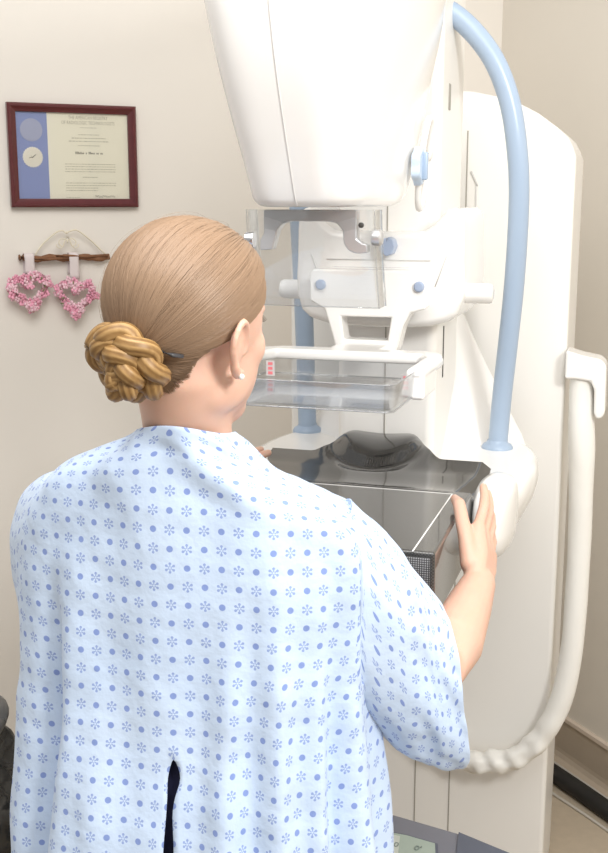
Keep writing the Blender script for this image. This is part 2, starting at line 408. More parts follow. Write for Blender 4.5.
# clear curved face shield
def sv(z): q = (1.69-z)/.145; return .082+.016*q+.022*q*q
bm = bmesh.new(); rings = []
zs = [1.69-.145*i/16 for i in range(17)]
o1 = []
for z in zs:
    v = sv(z); hw = .100
    prof2 = [(-hw+.001, v+.045), (-hw, v+.01), (-hw+.004, v+.002), (-hw+.01, v), (-.04, v-.002), (.04, v-.002), (hw-.01, v), (hw-.004, v+.002), (hw, v+.01), (hw-.001, v+.045)]
    th = .0025
    inner = [(x*(1-th/hw), y+th) for x, y in prof2[::-1]]
    rings.append([(x, y, z) for x, y in prof2+inner])
loft(bm, rings)
link_mesh('face_shield', bm, M['clear'], brk, angle=40)
bm = bmesh.new()
for u in (-.0985, .0985):
    tube(bm, [(u, sv(z)+.002, z) for z in zs], .0014, 8); tube(bm, [(u, sv(z)+.046, z) for z in zs], .0014, 8)
tube(bm, [(u/10., sv(1.545), 1.545) for u in range(-1, 2)] , .0012, 6)
link_mesh('shield_edge', bm, M['clear2'], brk)

# paddle carriage wrapped round the arm
bm = bmesh.new()
hp = [(0, 1.647), (.07, 1.647), (.088, 1.650), (.105, 1.662), (.122, 1.680), (.132, 1.688), (.143, 1.691), (.152, 1.687), (.158, 1.676), (.160, 1.655), (.161, 1.60), (.163, 1.56), (.161, 1.525), (.152, 1.497), (.135, 1.482), (.10, 1.472), (.06, 1.468), (0, 1.467)]
poly = hp+[(-x, z) for x, z in hp[::-1]][1:-1]
pillow(bm, poly, .545, .80, .014)
carr = link_mesh('paddle_carriage', bm, M['whiteg'], mach, angle=50)
bm = bmesh.new(); box(bm, (0, .5445, 1.595), (.20, .004, .0014)); 
for s in (-1, 1): box(bm, (s*.12, .5445, 1.575), (.0014, .004, .06), rot=Matrix.Rotation(R(20*s), 3, 'Y'))
link_mesh('carriage_seam', bm, M['seaml'], carr)
for s in (-1, 1):
    bm = bmesh.new(); lathe(bm, [(.001, 0), (.019, 0), (.019, .045), (.0165, .051), (.010, .053), (.001, .052)], 28, T(s*.158, .60, 1.532) @ Matrix.Rotation(R(90*s), 4, 'Y'))
    link_mesh('carriage_handle', bm, M['whiteg'], carr, angle=40)
bm = bmesh.new()
pk = [(-.016, -.008), (-.015, .010), (-.004, .016), (.0, .010), (.004, .018), (.014, .012), (.018, .0), (.012, -.014), (0, -.018)]
prism(bm, [(x*.9+.022, z*1.0+1.621) for x, z in pk], 'y', .515, .545, .004, 3, 20); link_mesh('release_knob', bm, M['knob'], carr, angle=50)
# paddle holder (fork)
bm = bmesh.new()
ou = [(-.108, 1.580), (-.100, 1.588), (.100, 1.588), (.108, 1.580), (.110, 1.52), (.082, 1.512), (.070, 1.49), (.060, 1.45), (.056, 1.44), (-.056, 1.44), (-.064, 1.47), (-.078, 1.515), (-.106, 1.53)]
inn = [(-.047, 1.506), (.047, 1.506), (.041, 1.464), (-.041, 1.464)]
b = bmesh.new()
for d, rev in ((.455, 0), (.56, 1)):
    pass
def holed(bm, outer, hole, lo, hi, bev=.004):
    """outer outline with one four-sided hole, extruded along y"""
    b = bmesh.new(); faces = []
    vo = [b.verts.new((x, lo, z)) for x, z in outer]; vh = [b.verts.new((x, lo, z)) for x, z in hole]
    eo = [b.edges.new((vo[i], vo[(i+1) % len(vo)])) for i in range(len(vo))]; eh = [b.edges.new((vh[i], vh[(i+1) % len(vh)])) for i in range(len(vh))]
    f = bmesh.ops.triangle_fill(b, use_beauty=True, use_dissolve=False, edges=eo+eh)
    faces = [g for g in f['geom'] if isinstance(g, bmesh.types.BMFace)]
    r = bmesh.ops.extrude_face_region(b, geom=faces)
    vs = [g for g in r['geom'] if isinstance(g, bmesh.types.BMVert)]
    bmesh.ops.translate(b, vec=(0, hi-lo, 0), verts=vs)
    bmesh.ops.recalc_face_normals(b, faces=b.faces[:])
    bevel_bm(b, bev, 3, 30); merge(bm, b)
ou = [(x, z-.004) for x, z in ou]; inn = [(x, z-.007) for x, z in inn]
holed(bm, ou, inn, .455, .50)
box(bm, (0, .525, 1.55), (.19, .06, .07), .012)
hold = link_mesh('paddle_holder', bm, M['whiteg'], mach, angle=40); hold.location = (0, 0, -.003)
for u in (-.085, .098):
    bm = bmesh.new(); lathe(bm, [(.001, 0), (.0095, 0), (.0095, .006), (.007, .0085), (.001, .009)], 24, T(u, .456, 1.556) @ Matrix.Rotation(R(90), 4, 'X')); link_mesh('lock_knob', bm, M['knob'], hold, angle=40)
bm = bmesh.new(); box(bm, (0, .53, 1.503), (.092, .05, .005)); link_mesh('cassette_slot', bm, M['dark'], hold, smooth=False)
# paddle frame, a wide U
bm = bmesh.new()
U = [(-.168, .15), (-.168, .30), (-.160, .345), (-.13, .372), (.13, .372), (.160, .352), (.170, .31), (.170, .15), (.140, .15), (.140, .295), (.128, .325), (-.128, .325), (-.140, .295), (-.140, .15)]
prism(bm, U, 'z', 1.434, 1.453, .007, 3, 30)
box(bm, (.158, .20, 1.427), (.024, .10, .044), .006); box(bm, (-.158, .20, 1.427), (.022, .10, .044), .006)
box(bm, (0, .42, 1.442), (.10, .12, .020), .008)
pfr = link_mesh('paddle_frame', bm, M['whiteg'], hold, angle=40)
# clear compression tray
bm = bmesh.new(); th = .0025; x0, x1, y0, y1, zb, zt = -.152, .152, .015, .33, 1.408, 1.449
def rrect(x0, x1, y0, y1, r, z, n=6):
    p = []
    for cx, cy, a0 in ((x1-r, y1-r, 0), (x0+r, y1-r, 90), (x0+r, y0+r, 180), (x1-r, y0+r, 270)):
        for k in range(n+1): a = R(a0+90*k/n); p.append((cx+r*math.cos(a), cy+r*math.sin(a), z))
    return p
rg = [rrect(x0+.012, x1-.012, y0+.012, y1-.012, .012, zb), rrect(x0+.002, x1-.002, y0+.002, y1-.002, .016, zb+.001), rrect(x0, x1, y0, y1, .018, zb+.006), rrect(x0-.003, x1+.003, y0-.003, y1, .018, zt),
      rrect(x0-.003+th, x1+.003-th, y0-.003+th, y1-th, .016, zt), rrect(x0+th, x1-th, y0+th, y1-th, .015, zb+.007), rrect(x0+th+.004, x1-th-.004, y0+th+.004, y1-th-.004, .012, zb+th+.001)]
loft(bm, rg)
tray = link_mesh('compression_paddle', bm, M['clear2'], hold, angle=30)
bm = bmesh.new(); tube(bm, rrect(x0-.002, x1+.002, y0-.002, y1-.001, .017, zt)+[rrect(x0-.002, x1+.002, y0-.002, y1-.001, .017, zt)[0]], .0013, 6, cap=False)
tube(bm, rrect(x0+.001, x1-.001, y0+.001, y1-.001, .016, zb+.0015)+[rrect(x0+.001, x1-.001, y0+.001, y1-.001, .016, zb+.0015)[0]], .0013, 6, cap=False)
link_mesh('paddle_rim', bm, plastic_clear('acrylic edge', (.72, .73, .74), .2, .15), tray)
for u, v in ((-.120, .27), (.134, .185)):
    bm = bmesh.new(); box(bm, (u, v, 1.426), (.015, .0012, .026)); sk = link_mesh('paddle_sticker', bm, M['sticker'], tray, smooth=False)
    bm = bmesh.new()
    for dz in (-.008, 0., .008): box(bm, (u, v-.0009, 1.426+dz), (.008, .0010, .005))
    link_mesh('sticker_print', bm, M['red'], sk, smooth=False)

# detector platform
bm = bmesh.new(); box(bm, (.025, .175, 1.155), (.39, .35, .11), .005, 3)
plat = link_mesh('detector_platform', bm, M['carbon'], mach, angle=40)
bm = bmesh.new(); box(bm, (.025, -.0005, 1.153), (.376, .003, .098), .001, 1); link_mesh('front_panel', bm, M['meshf'], plat)
bm = bmesh.new()
box(bm, (.188, .163, 1.2102), (.0022, .330, .0008)); box(bm, (-.138, .163, 1.2102), (.0022, .330, .0008)); box(bm, (.025, .329, 1.2102), (.328, .0022, .0008))
link_mesh('field_outline', bm, M['whiteg'], plat, smooth=False)
bm = bmesh.new(); box(bm, (.018, .12, 1.2101), (.0009, .235, .0006)); link_mesh('centre_line', bm, M['dark'], plat, smooth=False)
# moulded deck behind it
bm = bmesh.new(); NU, NV = 56, 36; grid = []
def sm(x): x = max(0, min(1, x)); return x*x*(3-2*x)
def deck_z(u, v, q, half):
    z = 1.2105-.010*sm((v-.335)/.05)+.012*sm((v-.39)/.12)+.026*sm((v-.47)/.12)
    d = math.hypot(u/.080, (v-.578)/.085)
    z += .017*sm((v-.44)/.13)*sm(1.75-d)-.010*math.exp(-((d-1.12)/.20)**2)*sm((v-.42)/.06)-.006*math.exp(-(d/.6)**2)
    z -= .012*sm((abs(u)/half-.93)/.07)
    return z
for i in range(NU+1):
    row = []; a = -1+2*i/NU
    for j in range(NV+1):
        q = j/NV
        s = abs(a)
        vb = .600-.075*sm((s-.26)/.34)
        v = .338+(vb-.338)*q
        half = .195+.032*sm((v-.34)/.17); cu = .025*(1-sm((v-.34)/.17))
        u = cu+a*half*(1 if a > 0 else 1-.10*sm((v-.34)/.10))
        row.append((u, v, deck_z(u, v, q, half)))
    grid.append(row)
top = [[bm.verts.new(p) for p in r] for r in grid]; bot = [[bm.verts.new((p[0], p[1], 1.14)) for p in r] for r in grid]
for i in range(NU):
    for j in range(NV):
        bm.faces.new((top[i][j], top[i+1][j], top[i+1][j+1], top[i][j+1]))
        bm.faces.new((bot[i][j], bot[i][j+1], bot[i+1][j+1], bot[i+1][j]))
for i in range(NU):
    for j in (0, NV): bm.faces.new((top[i][j], top[i+1][j], bot[i+1][j], bot[i][j]))
for j in range(NV):
    for i in (0, NU): bm.faces.new((top[i][j], top[i][j+1], bot[i][j+1], bot[i][j]))
link_mesh('moulded_deck', bm, M['deck'], plat, angle=50)
# white cradle under and behind the deck
hp = [(0, .40), (.18, .40), (.222, .44), (.25, .49), (.285, .56), (.298, .66), (.292, .78), (.262, .88), (.20, .945), (0, .97)]
sp = spline(hp, 40)
full = sp+[(-x, y) for x, y in sp[::-1]][1:-1]
def ins(k, z):
    cx, cy = 0, .70
    return [(cx+(x-cx)*(1-k), cy+(y-cy)*(1-k*1.2), z) for x, y in full]
bm = bmesh.new()
loft(bm, [ins(.42, .98), ins(.25, 1.02), ins(.10, 1.075), ins(.025, 1.12), ins(0, 1.150), ins(.005, 1.172), ins(.03, 1.186), ins(.09, 1.192)])
cradle = link_mesh('platform_cradle', bm, M['whiteg'], mach, angle=60)
# flared apron rising from cradle to the arm
bm = bmesh.new(); ap = []
for k in range(15):
    f = k/14; z = 1.18+.32*f; w = .175*(1-f)**1.2+.080; vf = .64+.12*f**.6 ; vb = .885+.10*f**.5
    w = min(w, .29)
    ap.append([(x*w, vf+(vb-vf)*y, z) for x, y in [(-1, 1), (-.98, .93), (-.92, .86), (-.80, .76), (-.62, .60), (-.45, .32), (-.33, .10), (-.2, .0), (.2, .0), (.33, .10), (.45, .32), (.62, .60), (.80, .76), (.92, .86), (.98, .93), (1, 1)]])
loft(bm, ap); link_mesh('cradle_apron', bm, M['whiteg'], cradle, angle=60)
for s in (-1, 1):
    bm = bmesh.new()
    c = [(.222, .335), (.250, .325), (.272, .345), (.284, .40), (.286, .46), (.276, .52), (.235, .55), (.215, .48), (.213, .40)]
    cs = spline(c+[c[0]], 40)[:-1]; mx, my = .25, .43
    def gi(k, z): return [((mx+(x-mx)*(1-k)) if s > 0 else -(mx-.034+(x-mx)*(1-k)), my+(y-my)*(1-k), z) for x, y in cs]
    loft(bm, [gi(.6, 1.088), gi(.3, 1.092), gi(.08, 1.112), gi(0, 1.135), gi(0, 1.17), gi(.06, 1.195), gi(.22, 1.208), gi(.5, 1.212)])
    link_mesh('side_grip', bm, M['whiteg'], cradle, angle=60)
# blue patient handles
for s in (-1, 1):
    pts = spline([(.203*s, .80, 1.180), (.209*s, .80, 1.30), (.219*s, .79, 1.42), (.229*s, .775, 1.55), (.234*s, .755, 1.70), (.228*s, .745, 1.80), (.208*s, .74, 1.90), (.168*s, .735, 1.985), (.10*s, .73, 2.055), (.02*s, .72, 2.09)], 50)
    if s < 0:
        pts = spline([(-.232, .85, 1.180), (-.232, .84, 1.30), (-.230, .82, 1.42), (-.229, .80, 1.55), (-.229, .775, 1.70), (-.222, .755, 1.80), (-.203, .745, 1.90), (-.165, .735, 1.985), (-.10, .73, 2.055), (-.02, .72, 2.09)], 50)
    bm = bmesh.new(); tube(bm, pts, .0205, 20); h = link_mesh('patient_handle', bm, M['blue'], mach, angle=60)
    p = pts[0]
    bm = bmesh.new(); lathe(bm, [(.001, 0), (.033, 0), (.0335, .006), (.030, .012), (.023, .016), (.0205, .022), (.001, .022)], 32, T(p[0], p[1], 1.188)); link_mesh('handle_flange', bm, M['blue'], h, angle=50)
# vinyl cable sleeve and its bracket
bm = bmesh.new()
prism(bm, [(.325, 1.385), (.36, 1.375), (.40, 1.368), (.412, 1.355), (.414, 1.25), (.408, 1.238), (.396, 1.236), (.390, 1.25), (.389, 1.30), (.38, 1.318), (.35, 1.322), (.325, 1.322)], 'y', .95, 1.03, .008, 3, 25)
link_mesh('sleeve_bracket', bm, M['whiteg'], mach, angle=45)
hp = spline([(.360, .985, 1.335), (.361, .985, 1.28), (.366, .98, 1.18), (.371, .98, 1.07), (.373, .98, .94), (.373, .975, .80), (.368, .97, .68), (.352, .962, .57), (.315, .955, .475), (.262, .950, .418), (.20, .948, .392), (.14, .948, .388), (.07, .948, .41), (.0, .945, .46), (-.05, .93, .55), (-.08, .90, .70), (-.08, .86, .85), (-.06, .80, .97)], 150)
def wob(i, k):
    a = 2*PI*k/20
    t = max(0, min(1, (i-62)/12))*max(0, min(1, (112-i)/8))
    w = 1+.03*noise.noise(Vector((i*.13, math.cos(a)*1.2, math.sin(a)*1.2)))*2
    return w+t*(.16*math.sin(i*.95+1.5*math.cos(a)+2.6*noise.noise(Vector((i*.12, math.cos(a), math.sin(a)))))*(.6+.4*math.cos(a))+.30*noise.noise(Vector((i*.33, math.cos(a)*1.6, math.sin(a)*1.6+9))))
bm = bmesh.new(); tube(bm, hp, [.0255+.004*math.exp(-((i-18)/9)**2) for i in range(150)], 20, wob=wob); link_mesh('cable_sleeve', bm, M['vinyl'], mach)

# ------------------------------------------------------------------ console on the floor
def console():
    e = empty('display_console', (.16, 1.82, 0), 0)
    tag(e, 'low grey display console with a small screen standing at the foot of the machine', 'console')
    b = Vector((.16, 1.82, 0))
    def W(x, y, z): return (x-b.x, y-b.y, z-b.z)
    # top outline in the room: long back edge descending to the right, towards the viewer
    o = [(-.06, 2.085), (.18, 2.003), (.299, 1.937), (.39, 1.862), (.43, 1.80), (.40, 1.72), (.30, 1.70), (-.02, 1.80), (-.10, 1.93)]
    cx = sum(p[0] for p in o)/len(o); cy = sum(p[1] for p in o)/len(o)
    def ring(k, z): return [W(cx+(x-cx)*k, cy+(y-cy)*k, z) for x, y in o]
    bm = bmesh.new(); loft(bm, [ring(1.0, .405), ring(1.02, .41), ring(1.02, .485), ring(1.0, .497), ring(.97, .5)]); body = link_mesh('console_head', bm, M['console'], e, angle=30)
    bm = bmesh.new()
    loft(bm, [[W(*p, z) for p in ((.300, 1.934), (.388, 1.862), (.425, 1.80), (.398, 1.73), (.31, 1.715), (.285, 1.86))] for z in (.498, .504)]); link_mesh('side_panel', bm, M['consoled'], body, smooth=False)
    bm = bmesh.new(); sc = [(.03, 1.985), (.20, 1.925), (.255, 1.895), (.245, 1.79), (.0, 1.86)]
    loft(bm, [[W(*p, z) for p in sc] for z in (.499, .5035)]); link_mesh('screen_bezel', bm, M['consoled'], body, smooth=False)
    bm = bmesh.new(); cxx = sum(p[0] for p in sc)/5; cyy = sum(p[1] for p in sc)/5
    loft(bm, [[W(cxx+(p[0]-cxx)*.95, cyy+(p[1]-cyy)*.92, z) for p in sc] for z in (.5025, .5045)]); scr = link_mesh('screen', bm, M['lcd'], body, smooth=False)
    bm = bmesh.new(); loft(bm, [[W(*p, z) for p in ((.05, 1.965), (.185, 1.918), (.172, 1.83), (.02, 1.87))] for z in (.504, .5052)]); link_mesh('screen_panel', bm, M['lcdl'], scr, smooth=False)
    d = math.atan2(-.06, .17)
    for (x, y, s) in ((.168, 1.904, .018), (.206, 1.893, .018)):
        cu = bpy.data.curves.new('digits', 'FONT'); cu.body = '0' if x < .2 else "0'"; cu.size = s*1.15; cu.extrude = .0003; cu.offset = .0002
        t = bpy.data.objects.new('digits', cu); COL.objects.link(t); dg = bpy.context.evaluated_depsgraph_get(); dg.update()
        me = bpy.data.meshes.new_from_object(t.evaluated_get(dg)); bpy.data.objects.remove(t); bpy.data.curves.remove(cu)
        me.materials.append(M['lcdink']); q = bpy.data.objects.new('screen_digit', me); COL.objects.link(q); q.parent = scr; q.location = W(x, y-.02, .5056); q.rotation_euler = (0, 0, d)
    bm = bmesh.new(); lathe(bm, [(.001, .0), (.16, 0), (.165, .01), (.16, .025), (.06, .04), (.045, .06), (.045, .41), (.001, .41)], 32, T(*W(.14, 1.87, 0))); link_mesh('pedestal', bm, M['console'], e, angle=40)
console()

# ------------------------------------------------------------------ cables on the floor by the right wall
def floor_pt(L, d, z): return CR+WR*L+NR*d+Vector((0, 0, z))
def cable(name, pts, r, m, label, cat, n=12):
    bm = bmesh.new(); tube(bm, spline([tuple(floor_pt(*p)) for p in pts], 60), r, n); o = link_mesh(name, bm, m); tag(o, label, cat); return o
cable('power_cable', [(.25, .16, .026), (.5, .12, .026), (.8, .105, .026), (1.3, .10, .026), (2.0, .10, .026)], .026, M['blackc'], 'thick black cable lying on the floor along the right wall', 'cable')
cable('wall_cord', [(.25, .06, .0045), (.42, .050, .0045), (.55, .044, .0045), (.9, .038, .0045), (2.0, .04, .0045)], .0042, M['cordw'], 'thin pale cord on the floor between baseboard and thick black cable', 'cord', 8)
cable('floor_cord', [(.2, .235, .0045), (.45, .19, .0045), (.62, .165, .0045), (1.0, .145, .0045), (2.0, .15, .0045)], .0042, M['cordw'], 'thin pale cord on the floor on the near side of the thick black cable', 'cord', 8)

# ------------------------------------------------------------------ certificate on the left wall
def on_wall(L, z, off=0.): return CR+WL*L+NL*off+Vector((0, 0, z))
ang_l = math.atan2(-WL.y, -WL.x)       # wall frame: x to the right along the wall, -y out of it
def text_part(body, size, x, z, parent, m, y, name='lettering', bold=0., align='CENTER', sx=1.):
    cu = bpy.data.curves.new('t', 'FONT'); cu.body = body; cu.size = size; cu.align_x = align; cu.align_y = 'CENTER'; cu.offset = bold; cu.extrude = .0001; cu.resolution_u = 2
    t = bpy.data.objects.new('t', cu); COL.objects.link(t); dg = bpy.context.evaluated_depsgraph_get(); dg.update()
    me = bpy.data.meshes.new_from_object(t.evaluated_get(dg)); bpy.data.objects.remove(t); bpy.data.curves.remove(cu)
    me.materials.append(m); o = bpy.data.objects.new(name, me); COL.objects.link(o); o.parent = parent
    o.location = (x, y, z); o.rotation_euler = (R(90), 0, 0); o.scale = (sx, 1, 1); return o
def certificate():
    p = on_wall(1.3535, 1.8205, .002); e = empty('framed_certificate', p, ang_l)
    tag(e, 'certificate with blue left band in a dark red wooden frame on the left wall', 'certificate')
    hw, hh = .1705, .1325
    bm = bmesh.new(); prof = [(0, 0), (0, -.016), (.004, -.020), (.009, -.020), (.013, -.016), (.019, -.0135), (.022, -.012), (.0225, -.006), (.0225, 0)]
    corners = [(-1, -1), (1, -1), (1, 1), (-1, 1)]
    rv = [[bm.verts.new((sx*(hw-i), y, sz*(hh-i))) for i, y in prof] for sx, sz in corners]
    for k in range(4):
        a, b = rv[k], rv[(k+1) % 4]
        for i in range(len(prof)): bm.faces.new((a[i], a[(i+1) % len(prof)], b[(i+1) % len(prof)], b[i]))
    link_mesh('frame', bm, M['frame'], e, angle=30)
    bm = bmesh.new(); box(bm, (0, -.004, 0), (2*hw-.04, .003, 2*hh-.04)); pa = link_mesh('certificate_paper', bm, M['paper'], e, smooth=False)
    bm = bmesh.new(); box(bm, (-.1095, -.0058, 0), (.084, .0008, 2*hh-.044)); band = link_mesh('blue_band', bm, M['bluepaper'], pa, smooth=False)
    bm = bmesh.new(); lathe(bm, [(.001, 0), (.029, 0), (.029, .0008), (.024, .0012), (.022, .0008), (.015, .0012), (.013, .0008), (.001, .0012)], 28, T(-.109, -.0062, .065) @ Matrix.Rotation(R(90), 4, 'X')); link_mesh('embossed_seal', bm, M['emboss'], pa, angle=30)
    bm = bmesh.new(); b2 = bmesh.new()
    n = 48; rr = [.026*(1+.03*math.cos(24*2*PI*k/n)) for k in range(n)]
    loft(b2, [[(rr[k]*math.cos(2*PI*k/n)*q, rr[k]*math.sin(2*PI*k/n)*q, z) for k in range(n)] for q, z in ((1, 0), (1, .0006), (.82, .0011), (.78, .0007), (.3, .0010))])
    bmesh.ops.transform(b2, matrix=T(-.108, -.0062, -.004) @ Matrix.Rotation(R(90), 4, 'X'), verts=b2.verts); merge(bm, b2); sl = link_mesh('gold_seal', bm, M['gold'], pa, angle=30)
    bm = bmesh.new(); tube(bm, [(-.117, -.0075, -.006), (-.108, -.0075, -.004), (-.100, -.0075, .003)], .0008, 5); tube(bm, [(-.112, -.0075, -.001), (-.109, -.0075, -.006)], .0007, 5); link_mesh('seal_mark', bm, M['inkd'], sl)
    Y = -.0058; cx = .042
    text_part('THE AMERICAN REGISTRY', .0125, cx, .099, pa, M['ink'], Y, sx=.72)
    text_part('OF RADIOLOGIC TECHNOLOGISTS', .0125, cx, .086, pa, M['ink'], Y, sx=.72)
    # body copy too small to read in the photograph: short runs of strokes
    rnd = random.Random(3)
    def run(x0, x1, z, h):
        x = x0
        while x < x1:
            w = rnd.uniform(.002, .009); w = min(w, x1-x); box(bm, (x+w/2, Y, z), (w*.86, .0004, h*rnd.uniform(.7, 1.1))); x += w+.0012
    def block(): link_mesh('small_print', bm, M['ink'], pa, smooth=False)
    bm = bmesh.new()
    run(cx-.022, cx+.022, .074, .0016); run(cx-.028, cx+.028, .056, .0018); run(cx-.046, cx+.046, .047, .0020); run(cx-.054, cx+.054, .039, .0020); run(cx-.03, cx+.03, .028, .0018)
    block(); bm = bmesh.new()
    for z in (-.020, -.0265, -.033, -.0395): run(cx-.066, cx+.070, z, .0018)
    block(); bm = bmesh.new()
    run(cx-.02, cx+.02, -.054, .0022)
    block(); bm = bmesh.new()
    for z in (-.069, -.0755, -.082, -.0885): run(cx-.066, cx+(.07 if z > -.08 else .02), z, .0018)
    block(); bm = bmesh.new(); run(cx-.066, cx-.03, -.107, .0016); block()
    bm = bmesh.new(); rnd.seed(5)
    x = cx-.036
    while x < cx+.036:
        h = rnd.choice((.004, .004, .0062)); box(bm, (x, Y, .008+h/2-.002), (.0022, .0005, h)); x += rnd.choice((.0034, .0034, .0034, .0075))
    link_mesh('name_line', bm, M['inkd'], pa, smooth=False)
    bm = bmesh.new()
    tube(bm, [(cx+.012+.0012*i, Y-.0004, -.104+.0035*math.sin(i*1.1)*math.exp(-.03*i)+.0015*math.sin(i*.37)) for i in range(46)], .0005, 5); link_mesh('signature', bm, M['inkd'], pa)
    bm = bmesh.new(); box(bm, (0, -.0098, 0), (2*hw-.042, .001, 2*hh-.042)); link_mesh('glazing', bm, M['glass'], e, smooth=False)
certificate()

# ------------------------------------------------------------------ heart wreaths hanging on a twig
def wreaths():
    p = on_wall(1.395, 1.556, .014); e = empty('heart_wreath_hanging', p, ang_l)
    tag(e, 'twig hanger with two pink heart wreaths on the wall under the certificate', 'wall decoration')
    rnd = random.Random(11)
    bm = bmesh.new(); pts = [(-.115+.0115*i, .003*math.sin(i*1.3), .0025*math.sin(i*.9+1)-.001*i*.1) for i in range(22)]
    tube(bm, pts, [.0085+.0015*math.sin(i*2.1) for i in range(22)], 10); tube(bm, [(-.02, -.006, .004), (.0, -.012, .006), (.06, -.010, .002), (.12, -.008, .004)], .004, 7); tube(bm, [(-.10, -.008, -.002), (-.04, -.010, -.004), (.02, -.009, 0)], .0035, 7)
    link_mesh('twig', bm, M['twig'], e)
    bm = bmesh.new()
    arc = spline([(-.075, 0, .005), (-.055, -.002, .030), (-.02, -.004, .056), (0, -.004, .062), (.01, -.004, .056), (.02, -.004, .060), (.04, -.004, .062), (.075, -.002, .040), (.115, 0, .006)], 60)
    arc = [(a, b, c*1.15) for a, b, c in arc]; tube(bm, arc, .0021, 7)
    for s in (-1, 1):
        tube(bm, [(.012+s*(.013+.012*math.cos(a)*1.0)-s*.002, -.006, .040+.010*math.sin(a)) for a in [R(190-270*k/24) for k in range(25)]], .0015, 6)
        tube(bm, [(.012+s*.001, -.006, .055), (.012+s*.006, -.006, .047), (.012+s*.012, -.006, .030), (.012+s*.02, -.006, .024), (.012+s*.028, -.006, .028), (.012+s*.03, -.006, .035)], .0014, 6)
    ell(bm, (.012, -.004, .066), (.004, .004, .004), 10, 8)
    link_mesh('wire_scroll', bm, M['wire'], e)
    for x, zt in ((-.092, -.040), (.026, -.058)):
        bm = bmesh.new()
        # ribbon loop over the twig
        sec = [(.012, -.045+0), (.0125, 0), (.008, .011), (0, .0135), (-.010, .011), (-.0145, 0), (-.014, zt)]
        rings = [[(x-.013+.026*k/4+.0008*math.sin(i+k), y, z) for k in range(5)] for i, (y, z) in enumerate(spline([(q[0], q[1]) for q in sec], 24))]
        loft(bm, rings, closed=False); rb = link_mesh('ribbon', bm, M['ribbon'], e)
        sd = rb.modifiers.new('Solidify', 'SOLIDIFY'); sd.thickness = .0008
    for x, z, rot in ((-.096, -.086, 10), (.026, -.106, -8)):
        bm = bmesh.new(); hs = []
        for k in range(49):
            t = 2*PI*k/48; hx = 16*math.sin(t)**3/17; hz = (13*math.cos(t)-5*math.cos(2*t)-2*math.cos(3*t)-math.cos(4*t))/17
            c, s = math.cos(R(rot)), math.sin(R(rot)); hx *= .050; hz = hz*.048+.004
            hs.append((x+c*hx-s*hz, -.014, z+s*hx+c*hz))
        tube(bm, hs, .0075, 8, cap=False); h = link_mesh('heart_wreath', bm, M['moss'], e)
        for nm, m, cnt in (('blossoms', M['pinkf'], 62), ('pale_blossoms', M['pinkl'], 62), ('leaves', M['leafd'], 10)):
            bm = bmesh.new()
            for i in range(cnt):
                q = Vector(hs[int(rnd.random()*48)]); a = rnd.uniform(0, 2*PI); rr = rnd.uniform(.002, .0105)
                c = q+Vector((math.cos(a)*rr, -rnd.uniform(-.002, .013), math.sin(a)*rr))
                if nm == 'leaves':
                    ell(bm, c+Vector((0, -.003, 0)), (.005, .0015, .002), 8, 5, Matrix.Rotation(rnd.uniform(0, PI), 3, 'Y')); continue
                ro = Matrix.Rotation(rnd.uniform(-.7, .7), 3, 'X') @ Matrix.Rotation(rnd.uniform(-.7, .7), 3, 'Z'); s0 = rnd.uniform(.0042, .0065)
                for k in range(4):
                    aa = 2*PI*k/4+i; d = ro @ Vector((math.cos(aa)*s0, 0, math.sin(aa)*s0))
                    ell(bm, c+d, (s0*.85, s0*.45, s0*.85), 6, 4, ro)
            link_mesh(nm, bm, m, h)
wreaths()

# ------------------------------------------------------------------ crinkled black bag at the left edge
def bag():
    c = Vector((-.770, 2.02, 0)); e = empty('black_plastic_bag', c); tag(e, 'shiny crinkled black plastic bag standing at the left edge behind the gown', 'bag')
    bm = bmesh.new(); n = 90; rings = []
    for i in range(70):
        f = i/69; z = .71*f; r = (.17+.06*math.sin(PI*min(1, f*1.15))**.6)*(1 if f < .9 else 1-.5*((f-.9)/.1)**2)
        if i == 0: r *= .8
        ring = []
        for k in range(n):
            a = 2*PI*k/n; p = Vector((math.cos(a)*3, math.sin(a)*3, z*7)); d = noise.turbulence(p, 4, True)*.035+.02*abs(noise.noise(p*2.2))
            ring.append(((r+d-.02)*math.cos(a), (r+d-.02)*math.sin(a), z+(.012*noise.noise(p*3) if 0 < i < 69 else 0)))
        rings.append(ring)
    loft(bm, rings); link_mesh('bag_body', bm, M['blackp'], e)
    bm = bmesh.new(); tube(bm, [(.17*math.cos(a), .17*math.sin(a), .690+.004*math.sin(5*a)) for a in [2*PI*k/40 for k in range(41)]], .010, 8, cap=False); link_mesh('bag_rim', bm, mat('dark bag rim', (.07, .07, .07), .3, var=.1), e)
bag()

exec_person = True
# ------------------------------------------------------------------ the woman
BY = R(12); BO = Vector((-.130, 1.36, 0))
BR, BF = Vector((math.cos(BY), -math.sin(BY), 0)), Vector((math.sin(BY), math.cos(BY), 0))
def bw(s, t, z): return BO+BR*s+BF*t+Vector((0, 0, z))
# head frame
HY = R(36); HC = Vector((-.134, 1.292, 1.5595)); HS = 1.07
HP = R(-5)   # slight downward nod
hm = Matrix.Translation(HC) @ Matrix.Rotation(-HY, 4, 'Z') @ Matrix.Rotation(HP, 4, 'X') @ Matrix.Scale(HS, 4)
def hw_(x, y, z): return hm @ Vector((x, y, z))

woman = empty('woman', (BO.x, BO.y, 0))
tag(woman, 'woman with braided bun in a blue printed hospital gown, holding the machine platform', 'person')
def loc(o):  # children keep room coordinates
    o.parent = woman; o.matrix_parent_inverse = Matrix.Translation((-BO.x, -BO.y, 0)); return o

# ---- joints
R_SH, R_EL, R_WR = bw(.160, .0, 1.280), Vector((.184, 1.385, 1.080)), Vector((.267, 1.600, 1.130))
L_SH, L_EL, L_WR = bw(-.165, .02, 1.300), Vector((-.285, 1.60, 1.205)), mw(-.227, .235, 1.226)

